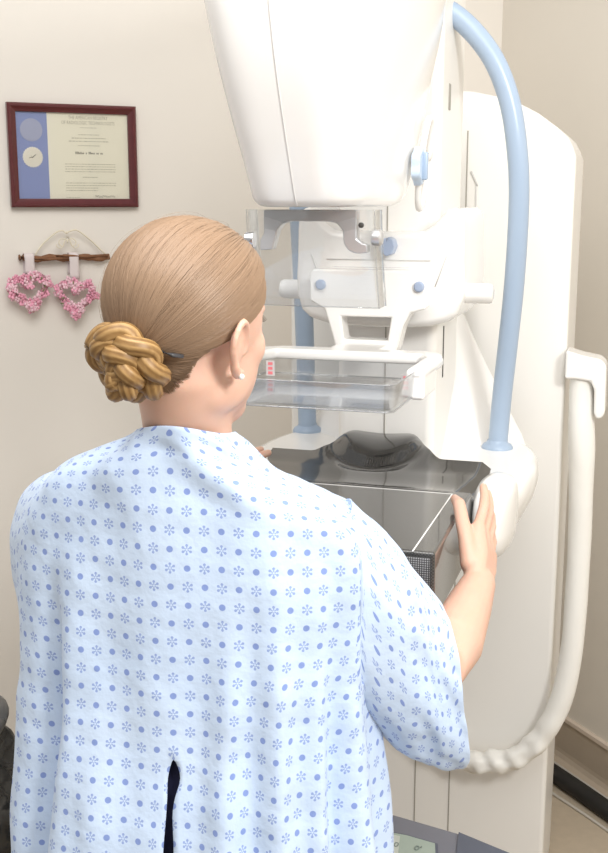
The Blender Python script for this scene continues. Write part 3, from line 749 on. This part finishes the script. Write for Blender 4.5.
def head_shapes(bm):
    def E(c, r, rx=0, ry=0, rz=0):
        rot = (hm.to_3x3() @ (Matrix.Rotation(R(rz), 3, 'Z') @ Matrix.Rotation(R(ry), 3, 'Y') @ Matrix.Rotation(R(rx), 3, 'X')))
        ell(bm, hw_(*c), r, 28, 18, rot)
    E((0, -.012, .030), (.0735, .092, .078))            # cranium
    E((0, .022, .012), (.066, .066, .074))              # forehead
    E((0, .040, -.040), (.055, .050, .072))             # face
    E((0, .060, -.090), (.030, .028, .025))             # chin
    for s in (-1, 1):
        E((s*.039, .018, -.066), (.018, .042, .028), rx=18)  # jaw
        E((s*.037, .055, -.022), (.022, .022, .026))    # cheek
        E((s*.027, .073, .021), (.023, .012, .009), rz=-s*18)  # brow ridge
        E((s*.034, .058, .006), (.018, .018, .013))     # eyelids
    limb(bm, [hw_(0, .082, .014), hw_(0, .092, -.006), hw_(0, .098, -.026)], [.008, .009, .0105], 12)
    for s in (-1, 1): E((s*.009, .090, -.030), (.008, .010, .007))
    E((0, .083, -.050), (.022, .012, .006)); E((0, .082, -.061), (.019, .012, .007))
    # ears: rim, lobe and inner shell
    for s in (-1, 1):
        rim = [(x, y, z-.017) for x, y, z in [(.070, .012, -.006), (.077, .004, .012), (.083, -.006, .023), (.088, -.018, .024), (.088, -.026, .012), (.085, -.026, -.005), (.080, -.018, -.020), (.074, -.006, -.031), (.070, .004, -.030)]]
        limb(bm, spline([tuple(hw_(s*x, y, z)) for x, y, z in rim], 28), [HS*(.0042+.0016*(i > 20)) for i in range(28)], 10)
        E((s*.074, -.008, -.018), (.006, .017, .024), rz=s*22, rx=-12)
        E((s*.072, .006, -.024), (.004, .004, .006))

def hand(bm, W, fwd, up, side, curl, thumb_tip, nails, L=1., lift=0.):
    """palm, four fingers and a thumb; side points from back of hand to palm"""
    fwd = fwd.normalized(); up = (up-fwd*up.dot(fwd)).normalized(); side = (side-fwd*side.dot(fwd)-up*side.dot(up)).normalized()
    kn = [W+fwd*.088*L+up*.030, W+fwd*.091*L+up*.010, W+fwd*.087*L-up*.010, W+fwd*.079*L-up*.027]
    for k, b in zip((.5, .17, -.17, -.45), kn): limb(bm, [W+up*.030*k, (W+b)/2+up*.006*k-side*.002, b], [.0165, .0165, .0125], 12)
    limb(bm, [W+fwd*.02+up*.012+side*.007, W+fwd*.06+up*.016+side*.008], [.016, .012], 12)   # heel / thenar
    lens = [(.043, .025, .021), (.047, .029, .022), (.043, .027, .021), (.034, .021, .019)]; rads = [.0092, .0096, .0090, .0080]
    for f in range(4):
        p = kn[f]; a = R(curl[f][0]); pts = [p]; d = fwd
        for j in range(3):
            d = (fwd*math.cos(a)+side*math.sin(a)+up*curl[f][1]).normalized(); p = p+d*lens[f][j]*L; pts.append(p); a += R(curl[f][2])
        r = rads[f]; limb(bm, pts, [r*1.06, r*.98, r*.88, r*.74], 12)
        ell(bm, pts[1], (r*1.04,)*3, 12, 8)
        nails.append((pts[3]-d*.002, d, -side*math.cos(a-R(curl[f][2]))+fwd*math.sin(a-R(curl[f][2])), r*.62))
    t0 = W+fwd*.022+up*.020+side*.008; t1 = W+fwd*.058+up*.044+side*.012; tt = Vector(thumb_tip); t2 = t1.lerp(tt, .55)+up*.004+Vector((0, 0, lift))
    limb(bm, [t0, t1, t2, tt], [.0165, .0122, .0105, .0078], 12)
    d = (tt-t2).normalized(); nails.append((tt-d*.003, d, up, .0068))

def body():
    bm = bmesh.new()
    # trunk
    rows = [(.80, .172, .112, .085, 0), (.90, .176, .120, .090, 0), (.98, .165, .108, .092, 0), (1.06, .142, .092, .092, 0), (1.14, .145, .092, .108, 0), (1.22, .158, .100, .122, 0), (1.29, .165, .104, .108, -.005), (1.335, .145, .088, .085, -.015), (1.37, .095, .066, .06, -.03), (1.40, .060, .05, .045, -.04), (1.43, .048, .045, .04, -.045)]
    rings = []
    for z, a, b, f, c in spline(rows, 40):
        rings.append([bw(a*math.sin(q), c+(-b if math.cos(q) > 0 else -f)*math.cos(q), z) for q in [2*PI*k/40 for k in range(40)]])
    loft(bm, rings)
    for s in (-1, 1): ell(bm, bw(s*.078, .085, 1.215), (.062, .050, .055))
    # neck to skull
    limb(bm, [bw(0, -.052, 1.34), bw(0, -.056, 1.44), hw_(0, -.012, -.055), hw_(0, -.002, .0)], [.060, .0535, .056, .056], 28)
    limb(bm, [hw_(0, -.030, -.03), bw(0, -.056, 1.38)], [.045, .036], 20)
    for s in (-1, 1):
        limb(bm, [bw(s*.02, -.055, 1.405), bw(s*.085, -.04, 1.342), (R_SH if s > 0 else L_SH)+Vector((0, 0, -.002))], [.038, .036, .038], 16)
    head_shapes(bm)
    # arms
    for sh, el, wr in ((R_SH, R_EL, R_WR), (L_SH, L_EL, L_WR)):
        m1 = sh.lerp(el, .45); m2 = el.lerp(wr, .3); m3 = el.lerp(wr, .72)
        limb(bm, [sh, m1, el, m2, m3, wr], [.046, .045, .038, .042, .034, .0262], 22)
    # right hand: palm on the platform side, thumb over the top edge
    nails = []
    hand(bm, R_WR, Vector((.030, .114, .069)), Vector((-.40, -.30, .86)), -LD, [(-8, .05, 10), (-5, -.02, 9), (-3, -.05, 10), (0, -.08, 12)], mw(.207, .240, 1.2265), nails, lift=.017)
    hand(bm, L_WR, LD*.022+DD*.165+Vector((0, 0, .020)), LD, Vector((0, 0, -1)), [(0, .03, 4), (0, .0, 4), (0, -.04, 4), (0, -.06, 4)], L_WR+LD*.030+DD*.100+Vector((0, 0, .026)), nails, lift=.010)
    # legs and feet
    for s in (-1, 1):
        limb(bm, [bw(s*.09, .0, .86), bw(s*.093, .012, .66), bw(s*.095, .015, .47), bw(s*.097, -.012, .33), bw(s*.098, -.012, .075)], [.088, .072, .053, .051, .036], 20)
        limb(bm, [bw(s*.098, -.035, .045), bw(s*.105, .07, .042), bw(s*.115, .145, .030)], [.036, .036, .026], 14)
    o = link_mesh('body', bm, M['skin'])
    modified_mesh(o, [('REMESH', dict(mode='VOXEL', voxel_size=.0028, use_smooth_shade=True)), ('SMOOTH', dict(factor=.5, iterations=4))])
    if not o.data.materials: o.data.materials.append(M['skin'])
    # blend neck, jaw and cheeks softly; ears, nose, lips and hands keep their form
    vg = o.vertex_groups.new(name='soft'); inv = hm.inverted(); ws = {}
    for v in o.data.vertices:
        if v.co.z < 1.30: continue
        p = inv @ v.co; w = 1.
        if p.z > -.075 and abs(p.x) > .060 and -.045 < p.y < .024: w = 0.
        if p.y > .072 and abs(p.x) < .05 and p.z > -.08: w = .08
        ws.setdefault(w, []).append(v.index)
    for w, ids in ws.items(): vg.add(ids, w, 'REPLACE')
    modified_mesh(o, [('SMOOTH', dict(factor=.6, iterations=26, vertex_group='soft'))])
    loc(o)
    return o, nails
bodyo, nails = body()
for p, d, n, r in nails:
    if (p-R_WR).length > .3: continue
    bm = bmesh.new(); n = (n-d*n.dot(d)).normalized(); x = d.cross(n)
    rot = Matrix((x, d, n)).transposed(); ell(bm, p+n*r*.72, (r*.82, r*1.15, r*.35), 14, 8, rot); loc(link_mesh('fingernail', bm, M['nail']))
for s in (-1, 1):
    bm = bmesh.new(); ell(bm, hw_(s*.033, .0655, .004), (.0125, .0125, .0125), 20, 14); ey = loc(link_mesh('eye', bm, M['eye']))
    bm = bmesh.new(); ell(bm, hw_(s*.033, .0765, .003), (.0055, .0026, .0055), 16, 10, hm.to_3x3()); loc(link_mesh('iris', bm, M['iris']))
    bm = bmesh.new()
    for k in range(16):
        q = -1+2*k/15; x = s*(.033+q*.013); z0 = .011-.005*q*q; y0 = .0765-.006*q*q
        y0 -= .0035
        tube(bm, [hw_(x, y0, z0), hw_(x+s*q*.001, y0+.004, z0+.0005), hw_(x+s*q*.003, y0+.007, z0+.003)], [.0007, .0005, .0002], 5)
    loc(link_mesh('eyelashes', bm, M['lash']))
    bm = bmesh.new(); limb(bm, [hw_(s*.013, .0835, .024), hw_(s*.030, .0815, .029), hw_(s*.046, .0690, .025)], [.0025, .0028, .0014], 8); loc(link_mesh('eyebrow', bm, M['lash']))
bm = bmesh.new(); limb(bm, [hw_(-.019, .086, -.053), hw_(0, .0945, -.051), hw_(.019, .086, -.053)], [.002, .0036, .002], 10); limb(bm, [hw_(-.017, .086, -.057), hw_(0, .0935, -.060), hw_(.017, .086, -.057)], [.002, .0045, .002], 10); loc(link_mesh('lips', bm, M['lip']))
for s in (-1, 1):
    bm = bmesh.new(); ell(bm, hw_(s*.0805, -.006, -.050), (.0036,)*3, 14, 10); loc(link_mesh('pearl_earring', bm, M['pearl']))

# ---- trousers and shoes under the gown
bm = bmesh.new()
rows = [(.82, .187, .135, .10), (.90, .190, .136, .104), (1.0, .180, .128, .106), (1.07, .162, .112, .108)]
loft(bm, [[bw(a*math.sin(q), (-b if math.cos(q) > 0 else -f)*math.cos(q), z) for q in [2*PI*k/36 for k in range(36)]] for z, a, b, f in spline(rows, 10)])
for s in (-1, 1): limb(bm, [bw(s*.092, .0, .86), bw(s*.095, .012, .66), bw(s*.097, .015, .47), bw(s*.099, -.008, .30), bw(s*.100, -.010, .14)], [.096, .085, .070, .066, .064], 22)
tr = link_mesh('trousers', bm, M['navy']); modified_mesh(tr, [('REMESH', dict(mode='VOXEL', voxel_size=.007, use_smooth_shade=True)), ('SMOOTH', dict(factor=.5, iterations=4))])
if not tr.data.materials: tr.data.materials.append(M['navy'])
loc(tr)
for s in (-1, 1):
    bm = bmesh.new(); rings = []
    for t, w, h in ((-.092, .012, .03), (-.088, .030, .06), (-.05, .043, .085), (0, .045, .090), (.05, .047, .078), (.11, .052, .062), (.155, .048, .048), (.185, .030, .036), (.196, .010, .022)):
        rings.append([bw(s*.106+w*math.cos(a), t, max(0.0, h*.5+h*.5*math.copysign(abs(math.sin(a))**.7, math.sin(a)))) for a in [2*PI*k/24 for k in range(24)]])
    loft(bm, rings); loc(link_mesh('shoe', bm, M['shoe'], angle=60))

# ---- hair: scalp cap plus combed strands running to the bun
BD = Vector((.0, -.80, -.60)).normalized()         # direction of the bun on the skull (head frame)
SC, SR = Vector((0, -.004, .028)), Vector((.0795, .1015, .0865))
def scalp(d, off=0.):
    """point on the skull along unit direction d"""
    q = 1/math.sqrt((d.x/SR.x)**2+(d.y/SR.y)**2+(d.z/SR.z)**2)
    return SC+d*(q+off)
def hairline(az):
    """lowest elevation (radians) the hair covers at azimuth az (0 = face, +-180 = nape)"""
    a = abs(math.degrees(az))
    tb = [(0, 38), (25, 36), (45, 27), (60, 4), (72, -4), (84, 4), (97, 6), (107, -10), (118, -40), (135, -56), (155, -61), (180, -63)]
    for (a0, e0), (a1, e1) in zip(tb, tb[1:]):
        if a <= a1: return R(e0+(e1-e0)*sm((a-a0)/(a1-a0)))
    return R(-63)
def dirv(az, el): return Vector((math.sin(az)*math.cos(el), math.cos(az)*math.cos(el), math.sin(el)))
def hair():
    bm = bmesh.new(); col = bm.loops.layers.float_color.new('strand') if hasattr(bm.loops.layers, 'float_color') else None
    vals = []
    bvh = BVHTree.FromPolygons([v.co.copy() for v in bodyo.data.vertices], [tuple(p.vertices) for p in bodyo.data.polygons])
    def onskin(dloc, off):
        """hair height: on the fitted skull, or on the nape where the neck stands proud of it"""
        q0 = (scalp(dloc)-SC).length
        if dloc.z < -.05 and dloc.y < -.28:
            c, dw = hm @ SC, (hm.to_3x3() @ dloc).normalized()
            hit = bvh.ray_cast(c+dw*.20, -dw, .2)
            if hit[0] is not None: q0 = max(q0, min(q0+.028, (hit[0]-c).length/HS+.0012))
        return hm @ (SC+dloc*(q0+off))
    # cap
    NA, NE = 120, 26; rows = []
    for j in range(NE+1):
        f = j/NE; row = []
        for i in range(NA):
            az = -PI+2*PI*i/NA; e0 = hairline(az)-R(1.5); el = e0+(PI/2-e0)*f
            off = -.002+.0025*sm(f/.10)
            row.append(bm.verts.new(onskin(dirv(az, el), off))); vals.append(.30)
        rows.append(row)
    for a, b in zip(rows, rows[1:]):
        for i in range(NA): bm.faces.new((a[i], a[(i+1) % NA], b[(i+1) % NA], b[i]))
    # strands
    rnd = random.Random(21); B = BD
    def strand(d0, w, off, shade, wav):
        om = math.acos(max(-1, min(1, d0.dot(B)))); n = max(5, int(om/.13)); prev = None; pts = []
        axis = d0.cross(B).normalized()
        for k in range(n+1):
            f = k/n; d = (d0*math.sin((1-f)*om)+B*math.sin(f*om))/max(math.sin(om), 1e-4)
            d = (d+axis*wav[0]*math.sin(PI*f)*.05+axis*wav[1]*.012*math.sin(3*PI*f)).normalized()
            lift = off*sm(f/.08)+.004*sm((f-.8)/.2) if om > .3 else off
            pts.append((onskin(d, lift), (hm.to_3x3() @ d).normalized()))
        r0 = None
        for k, (p, nn) in enumerate(pts):
            t = (pts[min(k+1, n)][0]-pts[max(k-1, 0)][0]).normalized(); x = t.cross(nn).normalized(); ww = w*(.35 if k in (0, n) else 1)
            r = [bm.verts.new(p-x*ww), bm.verts.new(p+nn*ww*.9), bm.verts.new(p+x*ww)]
            vals.extend([shade]*3)
            if r0:
                bm.faces.new((r0[0], r0[1], r[1], r[0])); bm.faces.new((r0[1], r0[2], r[2], r[1]))
            r0 = r
    for i in range(6200):
        az = rnd.uniform(-PI, PI); e0 = hairline(az); u = rnd.random()
        el = e0+(PI/2-e0)*(u*u*1.0 if i % 3 else 0.02*u)
        d0 = dirv(az, el)
        if d0.dot(B) > .97: continue
        e1 = B.cross(Vector((1, 0, 0))).normalized(); e2 = B.cross(e1); ph = math.atan2(d0.dot(e2), d0.dot(e1)); tb = math.acos(max(-1, min(1, d0.dot(B))))
        clump = noise.noise(Vector((ph*5, 0, tb*.5)))*.6+noise.noise(Vector((ph*16, 3, tb*.8)))*.55+noise.noise(Vector((ph*45, 7, tb)))*.4
        shade = max(0, min(1, .44+1.15*clump+rnd.gauss(0, .12)))
        strand(d0, rnd.uniform(.00035, .0008), rnd.uniform(.0004, .0026)+.0016*max(0, clump), shade, (rnd.gauss(0, .35), rnd.gauss(0, .4)))
    for i in range(70):   # fly-away hairs
        az = rnd.uniform(-PI, PI); d0 = dirv(az, hairline(az)+abs(rnd.gauss(0, .5)))
        if d0.dot(B) > .95: continue
        strand(d0, .00018, rnd.uniform(.003, .007), .75, (rnd.gauss(0, 1.2), rnd.gauss(0, 1.)))
    bm.verts.ensure_lookup_table()
    me = bpy.data.meshes.new('hair'); bm.to_mesh(me); bm.free()
    at = me.attributes.new('strand', 'FLOAT', 'POINT'); at.data.foreach_set('value', vals)
    me.materials.append(M['hair'])
    for p in me.polygons: p.use_smooth = True
    o = bpy.data.objects.new('hair', me); COL.objects.link(o); return loc(o)
hairo = hair()
def bun():
    """three-strand braid coiled into a knot"""
    bd = (hm.to_3x3() @ BD).normalized()
    base = hm @ scalp(BD, .008); x, y = frame_at(bd); bm = bmesh.new(); vals = []
    coil = []
    N = 190
    for i in range(N):
        f = i/(N-1); turns = 1.72; a = 2*PI*turns*f+.6
        rr = .0300-.0245*max(0, (f-.52)/.48)**1.0; h = .010+.026*sm((f-.45)/.5)
        coil.append((base+(x*math.cos(a)+y*math.sin(a))*rr+bd*h, (x*math.cos(a)+y*math.sin(a)), f))
    rnd = random.Random(4)
    for s in range(3):
        pts = []; rad = []
        for i, (c, o, f) in enumerate(coil):
            t = (coil[min(i+1, N-1)][0]-coil[max(i-1, 0)][0]).normalized(); b = bd; w = 2*PI*f*4.2+2*PI*s/3
            b = (b-t*b.dot(t)).normalized(); sd = t.cross(b)
            pts.append(c+sd*.0125*math.sin(w)+b*.0065*math.sin(2*w)); rad.append(.0138-.0024*abs(math.sin(w))-.002*f)
        n = 30; v0 = len(bm.verts)
        ph = [rnd.random()*6 for _ in range(n)]
        def wobf(i, k): return 1+.035*math.sin(k*2*PI/n*9+ph[0])+.018*math.sin(k*2*PI/n*14+i*.12)
        tube(bm, pts, rad, n, wob=wobf)
        for i in range(len(pts)):
            for k in range(n): vals.append(max(0, min(1, .52+.22*math.sin(k*2*PI/n*9+ph[0])+.20*noise.noise(Vector((k*1.7, s*5., i*.05)))+.05*rnd.gauss(0, 1))))
    me = bpy.data.meshes.new('hair_bun'); bmesh.ops.recalc_face_normals(bm, faces=bm.faces[:]); bm.to_mesh(me); bm.free()
    at = me.attributes.new('strand', 'FLOAT', 'POINT'); at.data.foreach_set('value', vals); me.materials.append(M['bunm'])
    for p in me.polygons: p.use_smooth = True
    o = bpy.data.objects.new('hair_bun', me); COL.objects.link(o); loc(o); o['label'] = 'golden braided bun'
    bm = bmesh.new()
    d1 = (BD+Vector((.60, .06, -.14))).normalized(); d2 = (BD+Vector((.36, .0, .06))).normalized()
    tube(bm, [hm @ scalp(d2, .008), hm @ scalp((d1+d2).normalized(), .0075), hm @ scalp(d1, .005)], [.0022, .0026, .0022], 8); loc(link_mesh('hair_clip', bm, M['pinm']))
bun()

# ---- gown
def gown():
    N = 120
    # z, half width, back depth, front depth, centre offset, z drop at sides, z drop at front, exponent
    rows = [(1.448, .0590, .069, .050, -.051, .018, .080, 2.0), (1.445, .064, .072, .056, -.050, .020, .080, 2.0), (1.436, .084, .077, .068, -.045, .022, .072, 2.0), (1.422, .115, .082, .080, -.040, .022, .055, 2.0), (1.408, .150, .094, .094, -.032, .026, .040, 2.1),
            (1.388, .185, .106, .108, -.022, .030, .03, 2.2), (1.355, .209, .117, .125, -.010, .028, .02, 2.3), (1.305, .219, .124, .138, -.002, .016, .01, 2.4), (1.25, .222, .127, .147, 0, .004, 0, 2.4), (1.19, .222, .127, .149, 0, 0, 0, 2.4), (1.12, .222, .129, .150, 0, 0, 0, 2.4), (1.05, .225, .135, .150, 0, 0, 0, 2.3), (.98, .232, .146, .152, -.002, 0, 0, 2.3), (.90, .242, .158, .156, -.004, 0, 0, 2.3), (.80, .252, .168, .165, -.004, 0, 0, 2.2), (.70, .262, .176, .172, -.004, 0, 0, 2.2), (.60, .270, .182, .178, -.004, 0, 0, 2.2)]
    NR_ = 76; rs = spline(rows, NR_)
    P = [[None]*N for _ in range(NR_)]
    for i, (z, a, b, f, c, ds, df, ex) in enumerate(rs):
        for k in range(N):
            q = 2*PI*k/N; cs, sn = math.cos(q), math.sin(q); e = 2/ex
            s = a*math.copysign(abs(sn)**e, sn)*(1.045 if sn < 0 else 1.); t = -(b if cs > 0 else f)*math.copysign(abs(cs)**e, cs)
            zz = z-ds*sn*sn-df*max(0, -cs)**1.5-(.022*sm((z-1.33)/.05)*sm((1.446-z)/.020)*max(0, sn) if sn > 0 else 0)
            P[i][k] = [s, c+t, zz]
    # soft folds of the hanging cloth
    for i in range(NR_):
        for k in range(N):
            s, t, z = P[i][k]; q = 2*PI*k/N; qd = math.degrees(q if q <= PI else q-2*PI)
            g = sm((1.33-z)/.35)
            n = Vector((math.sin(q), -math.cos(q), 0))
            d = 0
            # crease where the left side drape meets the back, and the ones under the right arm
            G = lambda c, w: math.exp(-((qd-c+5*noise.noise(Vector((c, z*2.2, 0))))/w)**2)
            low = sm((1.22-z)/.3)
            d += g*(-.034*G(-46, 5)+.016*G(-35, 8)+.022*G(-64, 12))
            d += g*(.016*G(14, 4.5)-.012*G(22, 4.5)+.010*G(30, 5))
            d += g*(-.010*G(38, 4)+.012*G(46, 4)-.016*G(54, 4)+.016*G(63, 6))
            d += low*(.008*G(-20, 5)-.008*G(-11, 5)-.006*G(4, 4)+.010*G(-80, 6)-.012*G(-72, 4))
            d += g*.009*math.sin(q*13+3*noise.noise(Vector((q*1.5, z*2.5, 1))))*sm((1.25-z)/.4)*(1 if abs(qd) > 60 else .3)
            d += .014*noise.noise(Vector((math.sin(q)*3.0, math.cos(q)*3.0, z*2.0+5)))*sm((1.40-z)/.12)
            d += .0045*noise.noise(Vector((s*14, t*14, z*9)))+.0022*noise.noise(Vector((s*34, t*34, z*26)))
            # gathers dropping from the collar and across the shoulders
            d += .005*math.sin(qd*.16+z*26)*sm((z-1.33)/.05)*sm((1.436-z)/.02)
            P[i][k][0] += n.x*d; P[i][k][1] += n.y*d
    # arm holes
    HR0 = min(range(NR_), key=lambda i: abs(rs[i][0]-1.378)); HR1 = min(range(NR_), key=lambda i: abs(rs[i][0]-1.12))
    def hole(kc, hwk): return (kc-hwk, kc+hwk)
    holes = {1: hole(N//4+1, 9), -1: hole(3*N//4-1, 9)}
    bm = bmesh.new(); uvl = bm.loops.layers.uv.new('cloth')
    iz = min(range(NR_), key=lambda i: abs(rs[i][0]-1.275))
    UV = {}
    def arc(a, b): return math.dist(a, b)
    V = [[None]*N for _ in range(NR_)]; UVC = [[None]*N for _ in range(NR_)]
    refr = [0.]*(N+1)
    for k in range(1, N+1): refr[k] = refr[k-1]+arc(P[iz][k-1], P[iz][k % N])
    tot = refr[N]
    for i in range(NR_):
        cu = [0.]
        for k in range(1, N+1): cu.append(cu[-1]+arc(P[i][k-1], P[i][k % N]))
        for k in range(N): UVC[i][k] = [cu[k] if k <= N//2 else cu[k]-cu[N], 0.]
    for k in range(N):
        v = 0.
        for i in range(iz+1, NR_): v -= arc(P[i-1][k], P[i][k]); UVC[i][k][1] = v
        v = 0.
        for i in range(iz-1, -1, -1): v += arc(P[i+1][k], P[i][k]); UVC[i][k][1] = v
    def wpt(p): return bw(p[0], p[1], p[2])
    SL = min(range(NR_), key=lambda i: abs(rs[i][0]-1.043))
    for i in range(NR_):
        for k in range(N): V[i][k] = bm.verts.new(wpt(P[i][k]))
    # the open slit: the centre-back column is doubled below its top
    V2 = {}
    for i in range(SL+1, NR_):
        z = rs[i][0]; f = (1.043-z)
        w = .0065*math.exp(-((f-.028)/.016)**2)+.0045*sm(f/.02)+.0035*sm((f-.07)/.05)+.05*max(0, f-.15)
        sh = -.004*sm(f/.08)
        p = P[i][0]; V[i][0].co = wpt([p[0]+sh+w, p[1]+.004*sm(f/.03), p[2]]); V2[i] = bm.verts.new(wpt([p[0]+sh-w*.55, p[1], p[2]]))
    inhole = lambda i, k: any(HR0 < i < HR1 and a < k < b for a, b in holes.values())
    uvof = {}
    for i in range(NR_):
        for k in range(N): uvof[V[i][k]] = UVC[i][k]
    def face(vs, uvs):
        f = bm.faces.new(vs)
        for l, u in zip(f.loops, uvs): l[uvl].uv = (u[0]+.01025, u[1]+.01155)
        return f
    for i in range(NR_-1):
        for k in range(N):
            k2 = (k+1) % N
            if any(HR0 <= i < HR1 and a <= k < b for a, b in holes.values()): continue
            vs = [V[i][k], V[i][k2], V[i+1][k2], V[i+1][k]]
            us = [UVC[i][k], UVC[i][k2], UVC[i+1][k2], UVC[i+1][k]]
            if k2 == 0:
                if i in V2: vs[1] = V2[i]
                if i+1 in V2: vs[2] = V2[i+1]
            face(vs, us)
    loose = []
    for s, (a, b) in holes.items():
        for i in range(HR0+1, HR1):
            for k in range(a+1, b): loose.append(V[i][k])
    bmesh.ops.delete(bm, geom=loose, context='VERTS')
    # sleeves: from each arm hole loop to the open cuff
    smooth_v = []
    specs = {
        1: dict(path=[(.150, .0, 1.242), (.192, .010, 1.231), (.229, .030, 1.190), (.264, .058, 1.130), (.302, .083, 1.069)],
                hh=[.108, .106, .106, .112, .120], hw=[.085, .075, .066, .063, .064], n=40),
        -1: dict(path=[(-.165, .0, 1.255), (-.202, .05, 1.242), (-.214, .11, 1.222), (-.208, .18, 1.205), (-.202, .215, 1.195)],
                 hh=[.115, .108, .100, .095, .09], hw=[.085, .088, .088, .082, .078], n=34)}
    for s, (a, b) in holes.items():
        # loop: top row left->right, right side down, bottom row back, left side up
        loop = [(HR0, k) for k in range(a, b)]+[(i, b) for i in range(HR0, HR1)]+[(HR1, k) for k in range(b, a, -1)]+[(i, a) for i in range(HR1, HR0, -1)]
        lv = [V[i][k] for i, k in loop]; n = len(lv)
        loop_p = [v.co.copy() for v in lv]; cen = sum(loop_p, Vector())/n
        sp_ = specs[s]; K = sp_['n']
        path = [bw(*p) for p in sp_['path']]; path = [Vector(p) for p in spline([tuple(p) for p in path], K+1)]
        hh = [x[0] for x in spline([(h,) for h in sp_['hh']], K+1)]; hwd = [x[0] for x in spline([(h,) for h in sp_['hw']], K+1)]
        dn = [x[0] for x in spline([(h,) for h in ((1.1, 1.68, 1.92, 1.58, 1.0) if s > 0 else (1.1,)*5)], K+1)]
        # parametric angle of every loop vertex, by its place along the loop
        cum = [0.]
        for j in range(n): cum.append(cum[-1]+(loop_p[(j+1) % n]-loop_p[j]).length)
        t0 = (path[2]-path[0]).normalized(); up = Vector((0, 0, 1)); sd0 = t0.cross(up).normalized()
        ref0 = [math.atan2((p-cen).z/.13, (p-cen).dot(sd0)/.07) for p in loop_p]
        # unwrap; blend towards even spacing
        un = [ref0[0]]
        for j in range(1, n):
            d = ref0[j]-ref0[j-1]; d = (d+PI) % (2*PI)-PI; un.append(un[-1]+d)
        sgn = 1 if un[-1] > un[0] else -1
        ev = [un[0]+sgn*2*PI*j/n for j in range(n)]; off = sum(u-e for u, e in zip(un, ev))/n
        prev = lv; pu = [uvof[v] for v in lv]; arcl = 0.; pp = None
        cuvs = [(cen_u, 0) for cen_u in cum]
        base_u = sum(u[0] for u in pu)/n; base_v = max(u[1] for u in pu)
        for r in range(1, K+1):
            f = r/K; t = (path[min(r+1, K)]-path[r-1]).normalized(); sd = t.cross(up).normalized(); u2 = (up*.97-t*(.16*f if s > 0 else 0.)).normalized()
            ring = []
            wgt = sm(f/.30)
            for j in range(n):
                q = ev[j]+off
                cq, sq = math.cos(q), math.sin(q)
                rr = 1+.035*math.sin(3*q+4*f+s)*sm((f-.1)/.4)+.05*noise.noise(Vector((math.cos(q)*1.8, math.sin(q)*1.8, f*3.2+s*7)))*sm((f-.05)/.3)
                rr += .030*sm((f-.15)/.4)*math.sin(6*q+5*noise.noise(Vector((q, f*2.5, 2))))+.055*sm(f/.3)*noise.noise(Vector((math.cos(q)*3.5+f*3, math.sin(q)*3.5, f*6)))+.022*sm(f/.3)*noise.noise(Vector((math.cos(q)*9, math.sin(q)*9+4, f*15)))
                hup = hh[r]*(1. if sq > 0 else dn[r])
                tgt = path[r]+sd*cq*hwd[r]*rr+u2*sq*hup*rr+BR*(s*.018*max(0, -sq)*f)
                lin = loop_p[j]+(path[r]-path[0])
                ring.append(lin.lerp(tgt, wgt))
            vs = [bm.verts.new(p) for p in ring]; smooth_v += vs if f < .5 else []
            arcl += ((ring[n//4]-(pp or loop_p)[n//4]).length+(ring[n//2]-(pp or loop_p)[n//2]).length)/2; pp = ring
            # sleeve print runs along the arm
            cq = [0.]
            for j in range(n): cq.append(cq[-1]+(ring[(j+1) % n]-ring[j]).length)
            uu = [(arcl, (cq[j])) for j in range(n+1)]
            if r == 1: pu = [(0., cum[j]) for j in range(n+1)]
            for j in range(n):
                j2 = (j+1) % n
                face([prev[j], prev[j2], vs[j2], vs[j]], [pu[j], pu[j+1], uu[j+1], uu[j]])
            prev, pu = vs, uu
        smooth_v += lv
    near = set(smooth_v)
    for _ in range(2):
        for v in list(near):
            for e in v.link_edges: near.add(e.other_vert(v))
    near = [v for v in near if not v.is_boundary]
    for _ in range(6): bmesh.ops.smooth_vert(bm, verts=near, factor=.5, use_axis_x=True, use_axis_y=True, use_axis_z=True)
    o = link_mesh('hospital_gown', bm, M['gown'])
    loc(o)
    ss = o.modifiers.new('Subdivision', 'SUBSURF'); ss.levels = 1; ss.render_levels = 1
    sd = o.modifiers.new('Solidify', 'SOLIDIFY'); sd.thickness = .0016; sd.offset = -1
    o['label'] = 'pale blue gown printed with dots and snowflakes'
    return o
gowno = gown()
# neck tie band of the gown
# ------------------------------------------------------------------ light
w = bpy.data.worlds.new('world'); scene.world = w; w.use_nodes = True
bg = w.node_tree.nodes['Background']; bg.inputs[0].default_value = (1, .985, .965, 1); bg.inputs[1].default_value = .50
def area(name, loc_, tgt, size, power, col=(1, 1, 1)):
    d = bpy.data.lights.new(name, 'AREA'); d.shape = 'RECTANGLE'; d.size = size[0]; d.size_y = size[1]; d.energy = power; d.color = col
    o = bpy.data.objects.new(name, d); COL.objects.link(o); o.location = loc_
    o.rotation_euler = (Vector(tgt)-Vector(loc_)).to_track_quat('-Z', 'Y').to_euler(); return o
area('ceiling_bounce', (-.1, .9, 2.9), (.1, 1.6, 1.0), (1.6, 1.6), 44, (1, .985, .96))
area('flash', (1.05, .05, 2.45), (.0, 1.5, 1.25), (.5, .5), 37, (1, .99, .97))
scene.view_settings.view_transform = 'Standard'
scene.view_settings.look = 'None'
scene.view_settings.exposure = 0.
scene.view_settings.gamma = 1.
